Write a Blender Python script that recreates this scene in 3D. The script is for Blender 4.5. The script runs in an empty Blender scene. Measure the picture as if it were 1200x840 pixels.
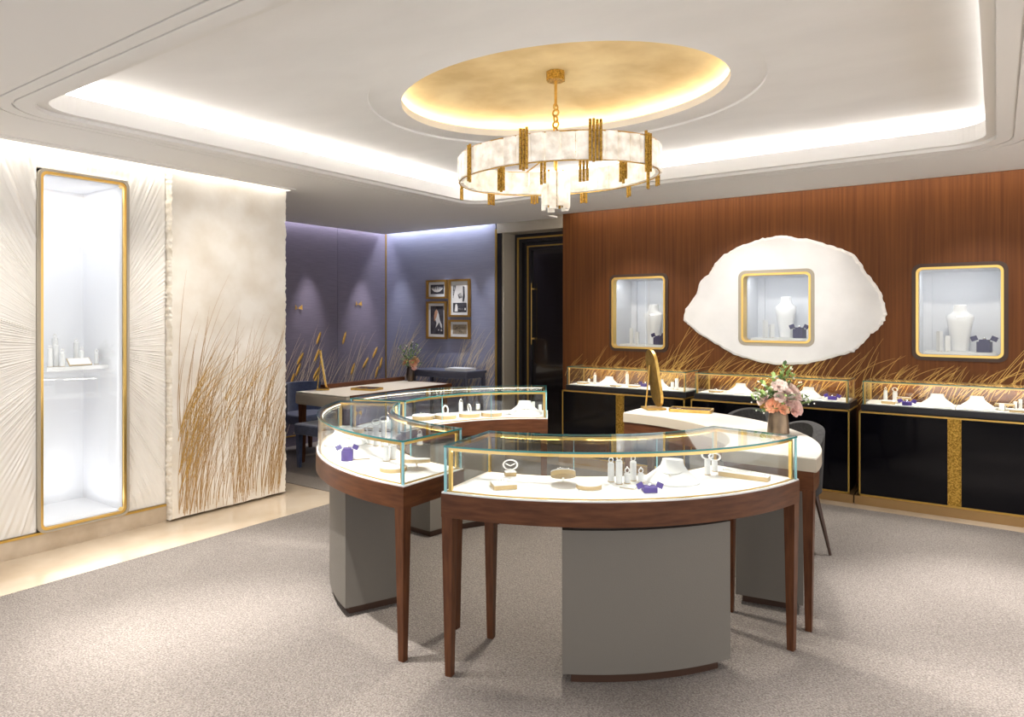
import bpy, bmesh, math, random
from mathutils import Vector, Matrix
random.seed(7)
PI = math.pi
sc = bpy.context.scene
COL = sc.collection

# ------------------------------------------------------------------ camera, world, exposure
EYE = 1.55; FPX = 810.0; YAW = math.radians(35.0); V0 = 370.0
cam_d = bpy.data.cameras.new('camera'); cam = bpy.data.objects.new('camera', cam_d); COL.objects.link(cam)
cam.location = (0, 0, EYE); cam.rotation_euler = (PI/2, 0, YAW)
cam_d.sensor_width = 36; cam_d.lens = FPX/1200*36; cam_d.shift_y = -(420-V0)/1200; cam_d.clip_start = .05
sc.camera = cam
w = bpy.data.worlds.new('world'); sc.world = w; w.use_nodes = True
w.node_tree.nodes['Background'].inputs[0].default_value = (.97, .97, 1, 1)
w.node_tree.nodes['Background'].inputs[1].default_value = .92
sc.view_settings.view_transform = 'Standard'; sc.view_settings.look = 'None'
sc.view_settings.exposure = 1.0; sc.view_settings.gamma = 1; sc.view_settings.use_curve_mapping = False
sc.cycles.max_bounces = 8; sc.cycles.diffuse_bounces = 4; sc.cycles.glossy_bounces = 4
sc.cycles.transparent_max_bounces = 24; sc.cycles.caustics_reflective = False; sc.cycles.caustics_refractive = False
sc.cycles.sample_clamp_indirect = 6

def at(u, v, z):
    """ground position of a photo point that lies at height z"""
    Y = (EYE-z)*FPX/(v-V0); X = (u-600)/FPX*Y
    return (X*math.cos(YAW)-Y*math.sin(YAW), X*math.sin(YAW)+Y*math.cos(YAW))
def on_y(u, v, yw):
    """point (x, z) of the wall plane y = yw"""
    r = (u-600)/FPX; fx = r*math.cos(YAW)-math.sin(YAW); fy = r*math.sin(YAW)+math.cos(YAW)
    t = yw/fy; return (t*fx, EYE-(v-V0)/FPX*t)

def area(loc, rot, sx, sy, power, col=(1, .93, .84), spread=None):
    d = bpy.data.lights.new('lamp', 'AREA'); d.shape = 'RECTANGLE'; d.size = sx; d.size_y = sy; d.energy = power; d.color = col
    if spread: d.spread = math.radians(spread)
    o = bpy.data.objects.new('lamp', d); o.location = loc; o.rotation_euler = rot; COL.objects.link(o); return o
def spot(loc, tgt, power, ang=60, blend=.5, rad=.03, col=(1, .9, .78)):
    d = bpy.data.lights.new('spot_light', 'SPOT'); d.energy = power; d.spot_size = math.radians(ang); d.spot_blend = blend
    d.shadow_soft_size = rad; d.color = col
    o = bpy.data.objects.new('spot_light', d); o.location = loc
    o.rotation_euler = (Vector(tgt)-Vector(loc)).to_track_quat('-Z', 'Y').to_euler(); COL.objects.link(o); return o
def point(loc, power, rad=.05, col=(1, .9, .78)):
    d = bpy.data.lights.new('bulb', 'POINT'); d.energy = power; d.shadow_soft_size = rad; d.color = col
    o = bpy.data.objects.new('bulb', d); o.location = loc; COL.objects.link(o); return o

RC = (-2.19, 3.60); RA, RB, RD = 1.465, 1.37, .44          # the oval of display counters
OC = (-2.205, 3.615)                                         # the oval dome
WARM = (1, .90, .78); COOL = (.93, .95, 1)
TX0, TX1, TY0, TY1 = -4.22, -.05, 1.57, 5.38                # tray recess of the ceiling
TCX, TCY = (TX0+TX1)/2, (TY0+TY1)/2
# LED strips in the tray cove
area((TX0-.085, TCY, 2.712), (PI, 0, 0), .08, TY1-TY0-.2, 18, (1, .97, .95))
area((TX1+.085, TCY, 2.712), (PI, 0, 0), .08, TY1-TY0-.2, 1.5, (1, .95, .9))
area((TCX, TY1+.085, 2.712), (PI, 0, 0), TX1-TX0-.2,  .08, 12, (1, .97, .95))
area((TCX, TY0-.085, 2.712), (PI, 0, 0), TX1-TX0-.2, .08, 2.2, (1, .95, .9))
# wall washers in the ceiling slots
area((-5.048, 3.3, 2.765), (0, 0, 0), .02, 1.0, 2.2, (1, .95, .88))
area((-5.10, 1.4, 2.765), (0, 0, 0), .06, 2.7, 4.2, (1, .95, .88))
area((-1.4, 6.62, 2.765), (0, 0, 0), 5.0, .12, 8, WARM)
area((-6.815, 5.3, 2.765), (0, 0, 0), .05, 2.8, 7, (.85, .83, 1))
area((-5.9, 6.72, 2.765), (0, 0, 0), 1.7, .05, 7, (.8, .86, 1))
# downlights over and around the counters, plus added spots for bouquet and inner floor
for (x_, y_, p_) in ((-3.85, 2.2, 380), (-2.75, 1.70, 380), (-3.9, 3.9, 120), (-2.2, 5.2, 120), (-.75, 5.1, 120)):
    spot((x_, y_, 2.84), (x_, y_, 0), p_, 50, .8, .02, (1, .97, .95))
for (x_, y_, p_) in ((-1.0, 1.35, 240), (.10, 2.7, 240), (.18, 4.2, 360), (.3, 5.4, 120), (-3.3, .9, 90)):
    spot((x_, y_, 2.63), (x_, y_, 0), p_, 52, .8, .02, (1, .97, .96))
spot((-1.0, 3.9, 2.84), (-1.02, 4.0, .9), 65, 34, .8, .025, (1, .96, .92))  # added spot that brightens the bouquet on the desk
spot((OC[0], OC[1], 2.15), (OC[0], OC[1], 0), 90, 130, .6, .07, (1, .94, .86))  # added spot below the chandelier drops, lights the floor inside the oval
for (x_, y_, p_) in ((-1.4, .7, 25), (.5, 1.8, 25), (-4.3, .5, 20)):
    spot((x_, y_, 2.63), (x_, y_, 0), p_, 95, .8, .04, (1, .94, .9))

# ------------------------------------------------------------------ materials
MATS = {}
def mat(name, col, rough=.5, metal=0., noise=None, bump=None, emit=0., ecol=None, coat=0., spec=None, scale=(1, 1, 1), sheen=0., trans=0.):
    """noise = (scale, second colour, detail, lo, hi); bump = (scale, strength)"""
    m = bpy.data.materials.new(name); m.use_nodes = True; nt = m.node_tree; b = nt.nodes['Principled BSDF']
    b.inputs['Base Color'].default_value = (*col, 1); b.inputs['Roughness'].default_value = rough; b.inputs['Metallic'].default_value = metal
    b.inputs['Coat Weight'].default_value = coat
    if sheen: b.inputs['Sheen Weight'].default_value = sheen
    if spec is not None: b.inputs['Specular IOR Level'].default_value = spec
    if trans: b.inputs['Transmission Weight'].default_value = trans
    if emit: b.inputs['Emission Strength'].default_value = emit; b.inputs['Emission Color'].default_value = (*(ecol or col), 1)
    if noise or bump:
        tc = nt.nodes.new('ShaderNodeTexCoord'); mp = nt.nodes.new('ShaderNodeMapping'); mp.inputs['Scale'].default_value = scale
        nt.links.new(tc.outputs['Object'], mp.inputs['Vector'])
    if noise:
        n = nt.nodes.new('ShaderNodeTexNoise'); n.inputs['Scale'].default_value = noise[0]; n.inputs['Detail'].default_value = noise[2] if len(noise) > 2 else 4
        r = nt.nodes.new('ShaderNodeValToRGB'); r.color_ramp.elements[0].color = (*col, 1); r.color_ramp.elements[1].color = (*noise[1], 1)
        r.color_ramp.elements[0].position = noise[3] if len(noise) > 3 else .35; r.color_ramp.elements[1].position = noise[4] if len(noise) > 4 else .65
        nt.links.new(mp.outputs['Vector'], n.inputs['Vector']); nt.links.new(n.outputs['Fac'], r.inputs['Fac']); nt.links.new(r.outputs['Color'], b.inputs['Base Color'])
        if emit: nt.links.new(r.outputs['Color'], b.inputs['Emission Color'])
    if bump:
        n2 = nt.nodes.new('ShaderNodeTexNoise'); n2.inputs['Scale'].default_value = bump[0]; n2.inputs['Detail'].default_value = 3
        bp = nt.nodes.new('ShaderNodeBump'); bp.inputs['Strength'].default_value = bump[1]; bp.inputs['Distance'].default_value = .01
        nt.links.new(mp.outputs['Vector'], n2.inputs['Vector']); nt.links.new(n2.outputs['Fac'], bp.inputs['Height']); nt.links.new(bp.outputs['Normal'], b.inputs['Normal'])
    MATS[name] = m; return m
def glass(name, tint, f=1.45, gloss=1.0):
    m = bpy.data.materials.new(name); m.use_nodes = True; nt = m.node_tree; nt.nodes.remove(nt.nodes['Principled BSDF'])
    out = nt.nodes['Material Output']; t = nt.nodes.new('ShaderNodeBsdfTransparent'); t.inputs[0].default_value = (*tint, 1)
    g = nt.nodes.new('ShaderNodeBsdfGlossy'); g.inputs['Roughness'].default_value = 0; g.inputs[0].default_value = (gloss, gloss, gloss, 1)
    lw = nt.nodes.new('ShaderNodeLayerWeight'); pw = nt.nodes.new('ShaderNodeMath'); pw.operation = 'POWER'; pw.inputs[1].default_value = 5
    fr = nt.nodes.new('ShaderNodeMath'); fr.operation = 'MULTIPLY_ADD'; r0 = ((f-1)/(f+1))**2; fr.inputs[1].default_value = .8*(1-r0); fr.inputs[2].default_value = r0
    nt.links.new(lw.outputs['Facing'], pw.inputs[0]); nt.links.new(pw.outputs[0], fr.inputs[0]); mx = nt.nodes.new('ShaderNodeMixShader')
    nt.links.new(fr.outputs[0], mx.inputs[0]); nt.links.new(t.outputs[0], mx.inputs[1]); nt.links.new(g.outputs[0], mx.inputs[2]); nt.links.new(mx.outputs[0], out.inputs[0])
    MATS[name] = m; return m
mat('plaster', (.80, .77, .70), .7, noise=(1.2, (.74, .70, .62)))
mat('ceiling', (.86, .845, .82), .75)
mat('tray', (.90, .89, .88), .7, noise=(1.6, (.855, .845, .835), 6), scale=(1, 2.2, 1), bump=(14, .05))
mat('relief', (.88, .86, .82), .6, noise=(3, (.84, .81, .76)))
mat('marble', (.60, .50, .38), .12, noise=(2.2, (.48, .38, .27), 8, .4, .75), coat=.3)
mat('base_stone', (.62, .52, .40), .25, noise=(6, (.50, .40, .29), 6))
mat('goldline', (.62, .40, .10), .35, .85)
mat('gold', (.80, .53, .16), .28, 1.0)
mat('brass', (.70, .46, .14), .35, .9, noise=(30, (.55, .34, .08)))
mat('bronze', (.36, .22, .09), .5, .6)
mat('hammered', (.62, .38, .08), .4, 1.0, noise=(90, (.30, .17, .03), 3, .4, .6), bump=(110, .8))
mat('goldleaf', (.92, .76, .45), .5, .2, noise=(3.2, (.72, .54, .26), 9, .34, .68), bump=(9, .3))
mat('stone_slab', (.90, .86, .79), .55, noise=(3.2, (.76, .69, .58), 9, .38, .72), bump=(7, .35))
mat('stone_edge', (.86, .81, .72), .8, noise=(14, (.72, .65, .53), 5), bump=(30, .8))
mat('grass_brown', (.50, .31, .13), .6)
mat('grass_gold', (.72, .44, .12), .4, .5)
mat('grass_pale', (.72, .60, .46), .5, .25)
mat('seed_gold', (.80, .50, .12), .4, .6, noise=(120, (.5, .28, .05)))
mat('purple_weave', (.19, .165, .215), .7, noise=(9, (.155, .135, .18), 5), scale=(.6, .6, 14), bump=(60, .15))
mat('blue_weave', (.27, .275, .37), .7, noise=(9, (.235, .24, .33), 5), scale=(.6, .6, 14), bump=(60, .12))
mat('wood_wall', (.155, .053, .013), .5, noise=(9, (.10, .032, .008), 6, .3, .7), scale=(6, 6, .12), spec=.2)
mat('walnut', (.125, .046, .018), .38, noise=(6, (.065, .022, .009), 6, .3, .7), scale=(1.2, 1.2, 9), spec=.25)
mat('walnut_leg', (.125, .046, .018), .38, noise=(9, (.065, .022, .009), 6, .3, .7), scale=(7, 7, .8), spec=.25)
mat('dark_wood', (.06, .028, .016), .4)
mat('taupe', (.15, .135, .113), .6, bump=(240, .12))
mat('leather_pale', (.72, .68, .61), .5, bump=(160, .08))
mat('leather_side', (.44, .39, .31), .55, bump=(160, .08))
mat('white', (.74, .74, .73), .45)
mat('white_bust', (.80, .80, .80), .5, bump=(60, .03))
mat('deck_white', (.74, .735, .73), .4)
mat('cream_gold', (.50, .36, .17), .45)
mat('navy', (.014, .008, .075), .6, spec=.2)
mat('purple_box', (.055, .032, .20), .6, spec=.25)
mat('pearl', (.85, .83, .80), .18, coat=.6)
mat('silver', (.82, .82, .82), .15, 1.0)
mat('black_gloss', (.002, .002, .004), .08, spec=.25)
mat('black', (.010, .009, .012), .35)
mat('door_panel', (.012, .009, .008), .12, coat=.5)
mat('beige', (.42, .37, .29), .6, bump=(60, .05))
mat('rim_brown', (.05, .022, .010), .45)
mat('niche_bright', (.88, .88, .90), .6)
mat('niche_white', (.70, .71, .74), .6)
mat('agate', (.86, .85, .83), .35, noise=(3.4, (.76, .75, .73), 9, .35, .75), bump=(9, .12))
mat('agate_rim', (.84, .82, .78), .6, bump=(40, .6))
mat('crystal', (.95, .90, .82), .35, noise=(16, (.62, .55, .45), 8, .35, .7), bump=(28, .9), emit=.17)
mat('teal_edge', (.03, .23, .22), .12, coat=.5)
mat('cyan_edge', (.30, .62, .68), .15, coat=.5)
mat('velvet', (.022, .036, .095), .75, sheen=.6, noise=(22, (.035, .055, .13)))
mat('grey_felt', (.028, .027, .026), .9, noise=(60, (.045, .043, .042)))
mat('grey_blue', (.085, .09, .13), .5)
mat('vase_bronze', (.09, .068, .05), .3, .8, noise=(7, (.30, .21, .13), 5), scale=(2, 2, .6))
mat('vase_dark', (.05, .035, .03), .3, .6, noise=(9, (.12, .08, .05), 5))
mat('leaf', (.20, .34, .08), .5, noise=(14, (.36, .50, .16)))
mat('leaf_dark', (.08, .16, .07), .55, noise=(14, (.15, .24, .10)))
mat('rose', (.90, .56, .50), .55, noise=(18, (.93, .74, .68)))
mat('rose_pale', (.95, .84, .78), .55, noise=(18, (.88, .66, .60)))
mat('rose_peach', (.88, .40, .24), .55, noise=(18, (.86, .56, .38)))
mat('blossom', (.88, .87, .82), .5)
mat('stem', (.12, .16, .05), .6)
mat('photo_dark', (.03, .027, .032), .4, noise=(16, (.08, .075, .085)))
mat('photo_grey', (.45, .43, .40), .5, noise=(24, (.12, .11, .11), 4, .45, .55))
mat('photo_sepia', (.36, .29, .20), .5, noise=(30, (.24, .19, .13)))
mat('photo_light', (.75, .72, .68), .5)
mat('skin_print', (.55, .30, .18), .5)
mat('frame_gold', (.55, .30, .07), .3, .75)
mat('mirror', (.8, .8, .8), .02, 1.0)
mat('tray_navy', (.012, .013, .035), .25, coat=.3)
mat('lampwhite', (1, .95, .85), .5, emit=4)
mat('led_dome', (1, .90, .70), .5, emit=5.5)
mat('led', (1, .93, .82), .5, emit=3)
glass('glass', (.985, .995, .99)); glass('glass_top', (.955, .985, .975), 1.5)
def carpet_mat():
    m = mat('carpet', (.40, .345, .295), .95, sheen=.1); nt = m.node_tree; b = nt.nodes['Principled BSDF']
    tc = nt.nodes.new('ShaderNodeTexCoord'); n = nt.nodes.new('ShaderNodeTexNoise'); n.inputs['Scale'].default_value = 130; n.inputs['Detail'].default_value = 2
    n2 = nt.nodes.new('ShaderNodeTexNoise'); n2.inputs['Scale'].default_value = 3.5; n2.inputs['Detail'].default_value = 4
    vo = nt.nodes.new('ShaderNodeTexVoronoi'); vo.inputs['Scale'].default_value = 150
    r = nt.nodes.new('ShaderNodeValToRGB'); r.color_ramp.elements[0].color = (.105, .085, .070, 1); r.color_ramp.elements[1].color = (.285, .25, .218, 1)
    r.color_ramp.elements[0].position = .3; r.color_ramp.elements[1].position = .7
    mx = nt.nodes.new('ShaderNodeMix'); mx.data_type = 'RGBA'; mx.blend_type = 'MULTIPLY'; mx.inputs[0].default_value = .25
    bp = nt.nodes.new('ShaderNodeBump'); bp.inputs['Strength'].default_value = .9; bp.inputs['Distance'].default_value = .008
    for q in (n, n2, vo): nt.links.new(tc.outputs['Object'], q.inputs['Vector'])
    nt.links.new(n.outputs['Fac'], r.inputs['Fac']); nt.links.new(r.outputs['Color'], mx.inputs[6]); nt.links.new(n2.outputs['Color'], mx.inputs[7])
    nt.links.new(r.outputs['Color'], b.inputs['Base Color'])
    nt.links.new(vo.outputs['Distance'], bp.inputs['Height']); nt.links.new(bp.outputs['Normal'], b.inputs['Normal'])
carpet_mat()

# ------------------------------------------------------------------ geometry helpers
class MB:
    def __init__(s): s.v = []; s.f = []
    def add(s, vs, fs):
        o = len(s.v); s.v += [tuple(p) for p in vs]; s.f += [tuple(i+o for i in q) for q in fs]; return s
    def box(s, x0, x1, y0, y1, z0, z1, M=None):
        vs = [(x, y, z) for z in (z0, z1) for y in (y0, y1) for x in (x0, x1)]
        if M: vs = [M @ Vector(p) for p in vs]
        return s.add(vs, [(0, 2, 3, 1), (4, 5, 7, 6), (0, 1, 5, 4), (2, 6, 7, 3), (0, 4, 6, 2), (1, 3, 7, 5)])
    def prism(s, pts, z0, z1, M=None):
        n = len(pts); vs = [(p[0], p[1], z0) for p in pts]+[(p[0], p[1], z1) for p in pts]
        if M: vs = [M @ Vector(p) for p in vs]
        return s.add(vs, [tuple(range(n))[::-1], tuple(range(n, 2*n))]+[(i, (i+1) % n, n+(i+1) % n, n+i) for i in range(n)])
    def loft(s, rings, close=True, cap=True):
        n = len(rings[0]); vs = [p for r in rings for p in r]; fs = []
        for k in range(len(rings)-1):
            for i in range(n if close else n-1):
                j = (i+1) % n; fs.append((k*n+i, k*n+j, (k+1)*n+j, (k+1)*n+i))
        if cap and close: fs += [tuple(range(n))[::-1], tuple(range((len(rings)-1)*n, len(rings)*n))]
        return s.add(vs, fs)
    def lathe(s, prof, c=(0, 0, 0), n=20, sx=1, sy=1, M=None):
        rings = []
        for r, z in prof:
            ring = [(c[0]+r*sx*math.cos(2*PI*i/n), c[1]+r*sy*math.sin(2*PI*i/n), c[2]+z) for i in range(n)]
            if M: ring = [M @ Vector(p) for p in ring]
            rings.append(ring)
        return s.loft(rings)
    def tube(s, pts, r, n=6, closed=False):
        pts = [Vector(p) for p in pts]; rings = []; m = len(pts)
        for k, p in enumerate(pts):
            a = pts[(k-1) % m] if (k or closed) else p; b = pts[(k+1) % m] if (k < m-1 or closed) else p
            d = (b-a).normalized() if (b-a).length > 1e-9 else Vector((0, 0, 1))
            u = d.orthogonal().normalized() if abs(d.z) > .99 else d.cross(Vector((0, 0, 1))).normalized(); v = d.cross(u)
            rr = r[k] if isinstance(r, (list, tuple)) else r
            rings.append([p+u*rr*math.cos(2*PI*i/n)+v*rr*math.sin(2*PI*i/n) for i in range(n)])
        if closed: rings.append(rings[0])
        return s.loft(rings, cap=not closed)
    def torus(s, c, R, r, M=None, n=16, m=6, sx=1, sy=1):
        rings = []
        for i in range(n+1):
            a = 2*PI*i/n; ring = []
            for j in range(m):
                b = 2*PI*j/m; p = Vector(((R+r*math.cos(b))*math.cos(a)*sx, (R+r*math.cos(b))*math.sin(a)*sy, r*math.sin(b)))
                if M: p = M @ p
                ring.append(p+Vector(c))
            rings.append(ring)
        return s.loft(rings, cap=False)
    def ball(s, c, r, n=10, m=6, sx=1, sy=1, sz=1):
        return s.lathe([(r*math.sin(PI*max(.02, min(.98, k/m))), -r*sz*math.cos(PI*k/m)) for k in range(m+1)], c, n, sx, sy)
    def build(s, name, m, parent=None, world=False, smooth=False, bevel=0., kind=None, label=None, seg=2):
        me = bpy.data.meshes.new(name); off = Vector(parent.location) if (world and parent) else Vector((0, 0, 0))
        if world and parent and parent.parent: off = off+Vector(parent.parent.location)
        me.from_pydata([tuple(Vector(p)-off) for p in s.v], [], s.f)
        bm = bmesh.new(); bm.from_mesh(me)
        if bevel:
            bmesh.ops.recalc_face_normals(bm, faces=bm.faces)
            es = [e for e in bm.edges if len(e.link_faces) == 2 and e.calc_face_angle(0) > .7]
            bmesh.ops.bevel(bm, geom=es, offset=bevel, segments=seg, profile=.6, affect='EDGES', clamp_overlap=True)
        bmesh.ops.recalc_face_normals(bm, faces=bm.faces)
        bm.to_mesh(me); bm.free()
        me.materials.append(MATS[m])
        if smooth:
            me.polygons.foreach_set('use_smooth', [True]*len(me.polygons))
            try: me.set_sharp_from_angle(angle=math.radians(40))
            except Exception: pass
        o = bpy.data.objects.new(name, me); COL.objects.link(o)
        if parent: o.parent = parent
        if kind: o['kind'] = kind
        if label: o['label'] = label
        return o
def struct(name, mb, m, **k): return mb.build(name, m, kind='structure', **k)
def tag(o, label, cat, group=None):
    o['label'] = label; o['category'] = cat
    if group: o['group'] = group
    return o
def thing(name, label, cat, loc=(0, 0, 0), rz=0, group=None, rot=None):
    o = bpy.data.objects.new(name, None); COL.objects.link(o); o.location = loc; o.rotation_euler = rot or (0, 0, rz)
    o.empty_display_size = .1
    return tag(o, label, cat, group)
def B(*a): return MB().box(*a)
def rrect(x0, x1, y0, y1, r, n=6):
    pts = []
    for cx, cy, a0 in ((x1-r, y1-r, 0), (x0+r, y1-r, 90), (x0+r, y0+r, 180), (x1-r, y0+r, 270)):
        for i in range(n+1):
            a = math.radians(a0+90*i/n); pts.append((cx+r*math.cos(a), cy+r*math.sin(a)))
    return pts
def ring_frame(mb, outer, inner, f):
    """a closed frame between two outlines of equal length; f maps (p, depth 0/1) to 3D"""
    n = len(outer); vs = [f(p, 0) for p in outer]+[f(p, 0) for p in inner]+[f(p, 1) for p in outer]+[f(p, 1) for p in inner]; fs = []
    for i in range(n):
        j = (i+1) % n
        fs += [(i, j, n+j, n+i), (2*n+i, 3*n+i, 3*n+j, 2*n+j), (i, 2*n+i, 2*n+j, j), (n+i, n+j, 3*n+j, 3*n+i)]
    return mb.add(vs, fs)

# ------------------------------------------------------------------ setting: floor, ceiling, walls
XR, YN = 3.3, -2.4                    # walls behind and right of the camera
YW, XL, XP = 6.77, -5.15, -6.85       # wood wall plane, left plaster wall, lounge wall
H = 2.65
struct('floor', B(XP-.1, XR+.1, YN-.1, 7.3, -.1, 0), 'marble')
car = MB().prism([(-4.49, YN), (.42, YN)]+[(.07+.35*math.cos(k*PI/16), 5.78+.35*math.sin(k*PI/16)) for k in range(9)]+[(-4.49, 6.13)], 0, .006); car = car.build('carpet', 'carpet'); tag(car, 'large heathered beige grey carpet under the display counters', 'carpet')
car2 = B(XP+.02, -4.492, 4.06, 6.75, 0, .006).build('carpet', 'carpet'); tag(car2, 'grey carpet of the lounge alcove by the purple walls', 'carpet')
# ceiling: a swept profile around the tray
def tray_loop(o, n=8): return rrect(TX0-o, TX1+o, TY0-o, TY1+o, .20+o*.5, n)
prof = [(.15, 2.872), (.15, 2.70), (.02, 2.70), (.02, 2.775), (0, 2.775), (0, 2.672), (.05, 2.672), (.05, H), (.13, H), (.13, H+.012), (.14, H+.012), (.14, H), (.2, H), (.2, H+.012), (.21, H+.012), (.21, H)]
cb = MB(); rings = [[(p[0], p[1], z) for p in tray_loop(o)] for o, z in prof]
CX0, CX1, CY0, CY1 = -5.03, XR, YN, 6.44
def to_rect(p):
    c = (TCX, TCY); d = (p[0]-c[0], p[1]-c[1]); t = 1e9
    if d[0] > 1e-9: t = min(t, (CX1-c[0])/d[0])
    if d[0] < -1e-9: t = min(t, (CX0-c[0])/d[0])
    if d[1] > 1e-9: t = min(t, (CY1-c[1])/d[1])
    if d[1] < -1e-9: t = min(t, (CY0-c[1])/d[1])
    return (c[0]+d[0]*t, c[1]+d[1]*t)
L = [(*to_rect(p), H) for p in tray_loop(.21)]
for cx, cy in ((CX0, CY0), (CX1, CY0), (CX1, CY1), (CX0, CY1)):      # the outer loop meets the four corners
    k = min(range(len(L)), key=lambda i: (L[i][0]-cx)**2+(L[i][1]-cy)**2); L[k] = (cx, cy, H)
rings.append(L); cb.loft(rings, cap=False)
cb.box(CX0-.001, CX0+.012, CY0, 3.9, H, 2.79)                        # slot edge by the plaster wall
cb.box(-4.03, CX1, CY1-.012, CY1, H, 2.79)                           # slot edge by the wood wall
cb.box(-6.77, CX0+.001, 3.86, 6.66, H, H+.02); cb.box(CX0, -4.04, 6.43, 6.66, H, H+.02)
cb.box(XP-.1, XR+.1, YN-.1, TY0-.2, 2.79, 2.85); cb.box(XP-.1, XR+.1, TY1+.2, 7.3, 2.79, 2.85)
cb.box(XP-.1, TX0-.2, TY0-.2, TY1+.2, 2.79, 2.85); cb.box(TX1+.2, XR+.1, TY0-.2, TY1+.2, 2.79, 2.85)
struct('ceiling', cb, 'ceiling')
tb = MB()
for k, (x1, z0) in enumerate(((-4.975, H-.008), (-4.945, H-.004))): tb.box(CX0-.001, x1, YN, 3.84-.25*k, z0, H+.001)
struct('trim_1', tb, 'ceiling')
# raised tray with the oval ring and gold dome
def oval(a, b, z, n=72): return [(OC[0]+a*math.cos(2*PI*i/n), OC[1]+b*math.sin(2*PI*i/n), z) for i in range(n)]
def oval_rect(n=72):
    o = []; hx, hy = (TX1-TX0)/2+.16, (TY1-TY0)/2+.16
    for i in range(n):
        c, s_ = math.cos(2*PI*i/n), math.sin(2*PI*i/n); k = 1e9
        if abs(c) > 1e-9: k = min(k, ((TCX+hx-OC[0]) if c > 0 else (OC[0]-TCX+hx))/abs(c))
        if abs(s_) > 1e-9: k = min(k, ((TCY+hy-OC[1]) if s_ > 0 else (OC[1]-TCY+hy))/abs(s_))
        o.append((OC[0]+c*k, OC[1]+s_*k, 2.87))
    return o
tr = MB(); tr.loft([oval_rect(), oval(1.23, 1.03, 2.87), oval(1.225, 1.025, 2.882), oval(1.05, .815, 2.882), oval(1.04, .805, 2.878), oval(1.04, .805, 2.925)], cap=False)
q = oval_rect(); hx, hy = (TX1-TX0)/2+.16, (TY1-TY0)/2+.16
for sx in (-1, 1):
    for sy in (-1, 1):
        cx, cy = TCX+sx*hx, TCY+sy*hy
        ex = min((p for p in q if abs(p[0]-cx) < 1e-6), key=lambda p: abs(p[1]-cy)); ey = min((p for p in q if abs(p[1]-cy) < 1e-6), key=lambda p: abs(p[0]-cx))
        tr.add([ex, ey, (cx, cy, 2.87)], [(0, 1, 2)])
struct('ceiling', tr, 'tray', smooth=True)
dm = MB(); rings = [oval(1.04, .805, 2.878), oval(1.045, .81, 2.922), oval(1.13, .895, 2.922)]
for k in range(0, 13):
    a = k/12*PI/2; rings.append(oval(max(1.13*math.cos(a), .004), max(.895*math.cos(a), .003), 2.94+.10*math.sin(a)))
dm.loft(rings, cap=False); dome = struct('ceiling', dm, 'goldleaf', smooth=True)
MB().loft([oval(1.07, .835, 2.926), oval(1.10, .865, 2.926), oval(1.10, .865, 2.932), oval(1.07, .835, 2.932), oval(1.07, .835, 2.926)], cap=False).build('light_strip', 'led_dome', dome)
# walls
NY0, NY1, NZ0, NZ1, ND = 1.92, 2.50, .12, 2.52, .60                    # tall niche opening
wl = MB(); fr = .035
wl.box(XL-.8, XL, YN, NY0+fr, 0, 2.79); wl.box(XL-.8, XL, NY1-fr, 3.80, 0, 2.79)
wl.box(XL-.8, XL, NY0+fr, NY1-fr, 0, NZ0+fr); wl.box(XL-.8, XL, NY0+fr, NY1-fr, NZ1-fr, 2.79)
wall_left = struct('wall_left', wl, 'plaster')
# radiating plaster relief around the niche
rel = MB(); NA, NR = 1100, 14; cy, cz = (NY0+NY1)/2, 1.34
ry0, ry1, rz0, rz1 = .2, 2.775, .135, 2.785
rr = random.Random(3); hts = []; i = 0
while i < NA:
    wd = rr.choice((3, 4, 5, 6, 8)); hh = rr.uniform(.004, .016)
    for k in range(wd): hts.append(hh*(1-abs((k+.5)/wd*2-1))**.7)
    i += wd
hts = hts[:NA]
grid = []
for i in range(NA):
    a = 2*PI*i/NA; c, s_ = math.cos(a), math.sin(a)
    def hit(y0, y1, z0, z1):
        k = 1e9
        if abs(c) > 1e-9: k = min(k, ((y1-cy) if c > 0 else (cy-y0))/abs(c))
        if abs(s_) > 1e-9: k = min(k, ((z1-cz) if s_ > 0 else (cz-z0))/abs(s_))
        return k
    k0, k1 = hit(NY0-.003, NY1+.003, NZ0-.003, NZ1+.003), hit(ry0, ry1, rz0, rz1); k1 = max(k1, k0+.002)
    col_ = []
    for j in range(NR+1):
        t = (j/NR)**1.2; k = k0+(k1-k0)*t; hgt = hts[i]*(.55+.45*math.sin(i*.013+j*.9)*math.cos(i*.05))
        col_.append((XL+.004+max(hgt, 0)*min(1.6, .5+k*.7), cy+c*k, cz+s_*k))
    grid.append(col_)
rel.loft([[grid[i][j] for i in range(NA)] for j in range(NR+1)], cap=False)
rel.build('plaster_relief', 'relief', wall_left, kind='stuff', label='cream plaster ridges radiating from the tall niche')
bb = B(XL-.001, XL+.018, YN, 2.78, 0, .115); bl = struct('baseboard_left', bb, 'base_stone')
B(XL-.001, XL+.022, YN, 2.78, .115, .13).build('gold_strip', 'goldline', bl)
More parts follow.
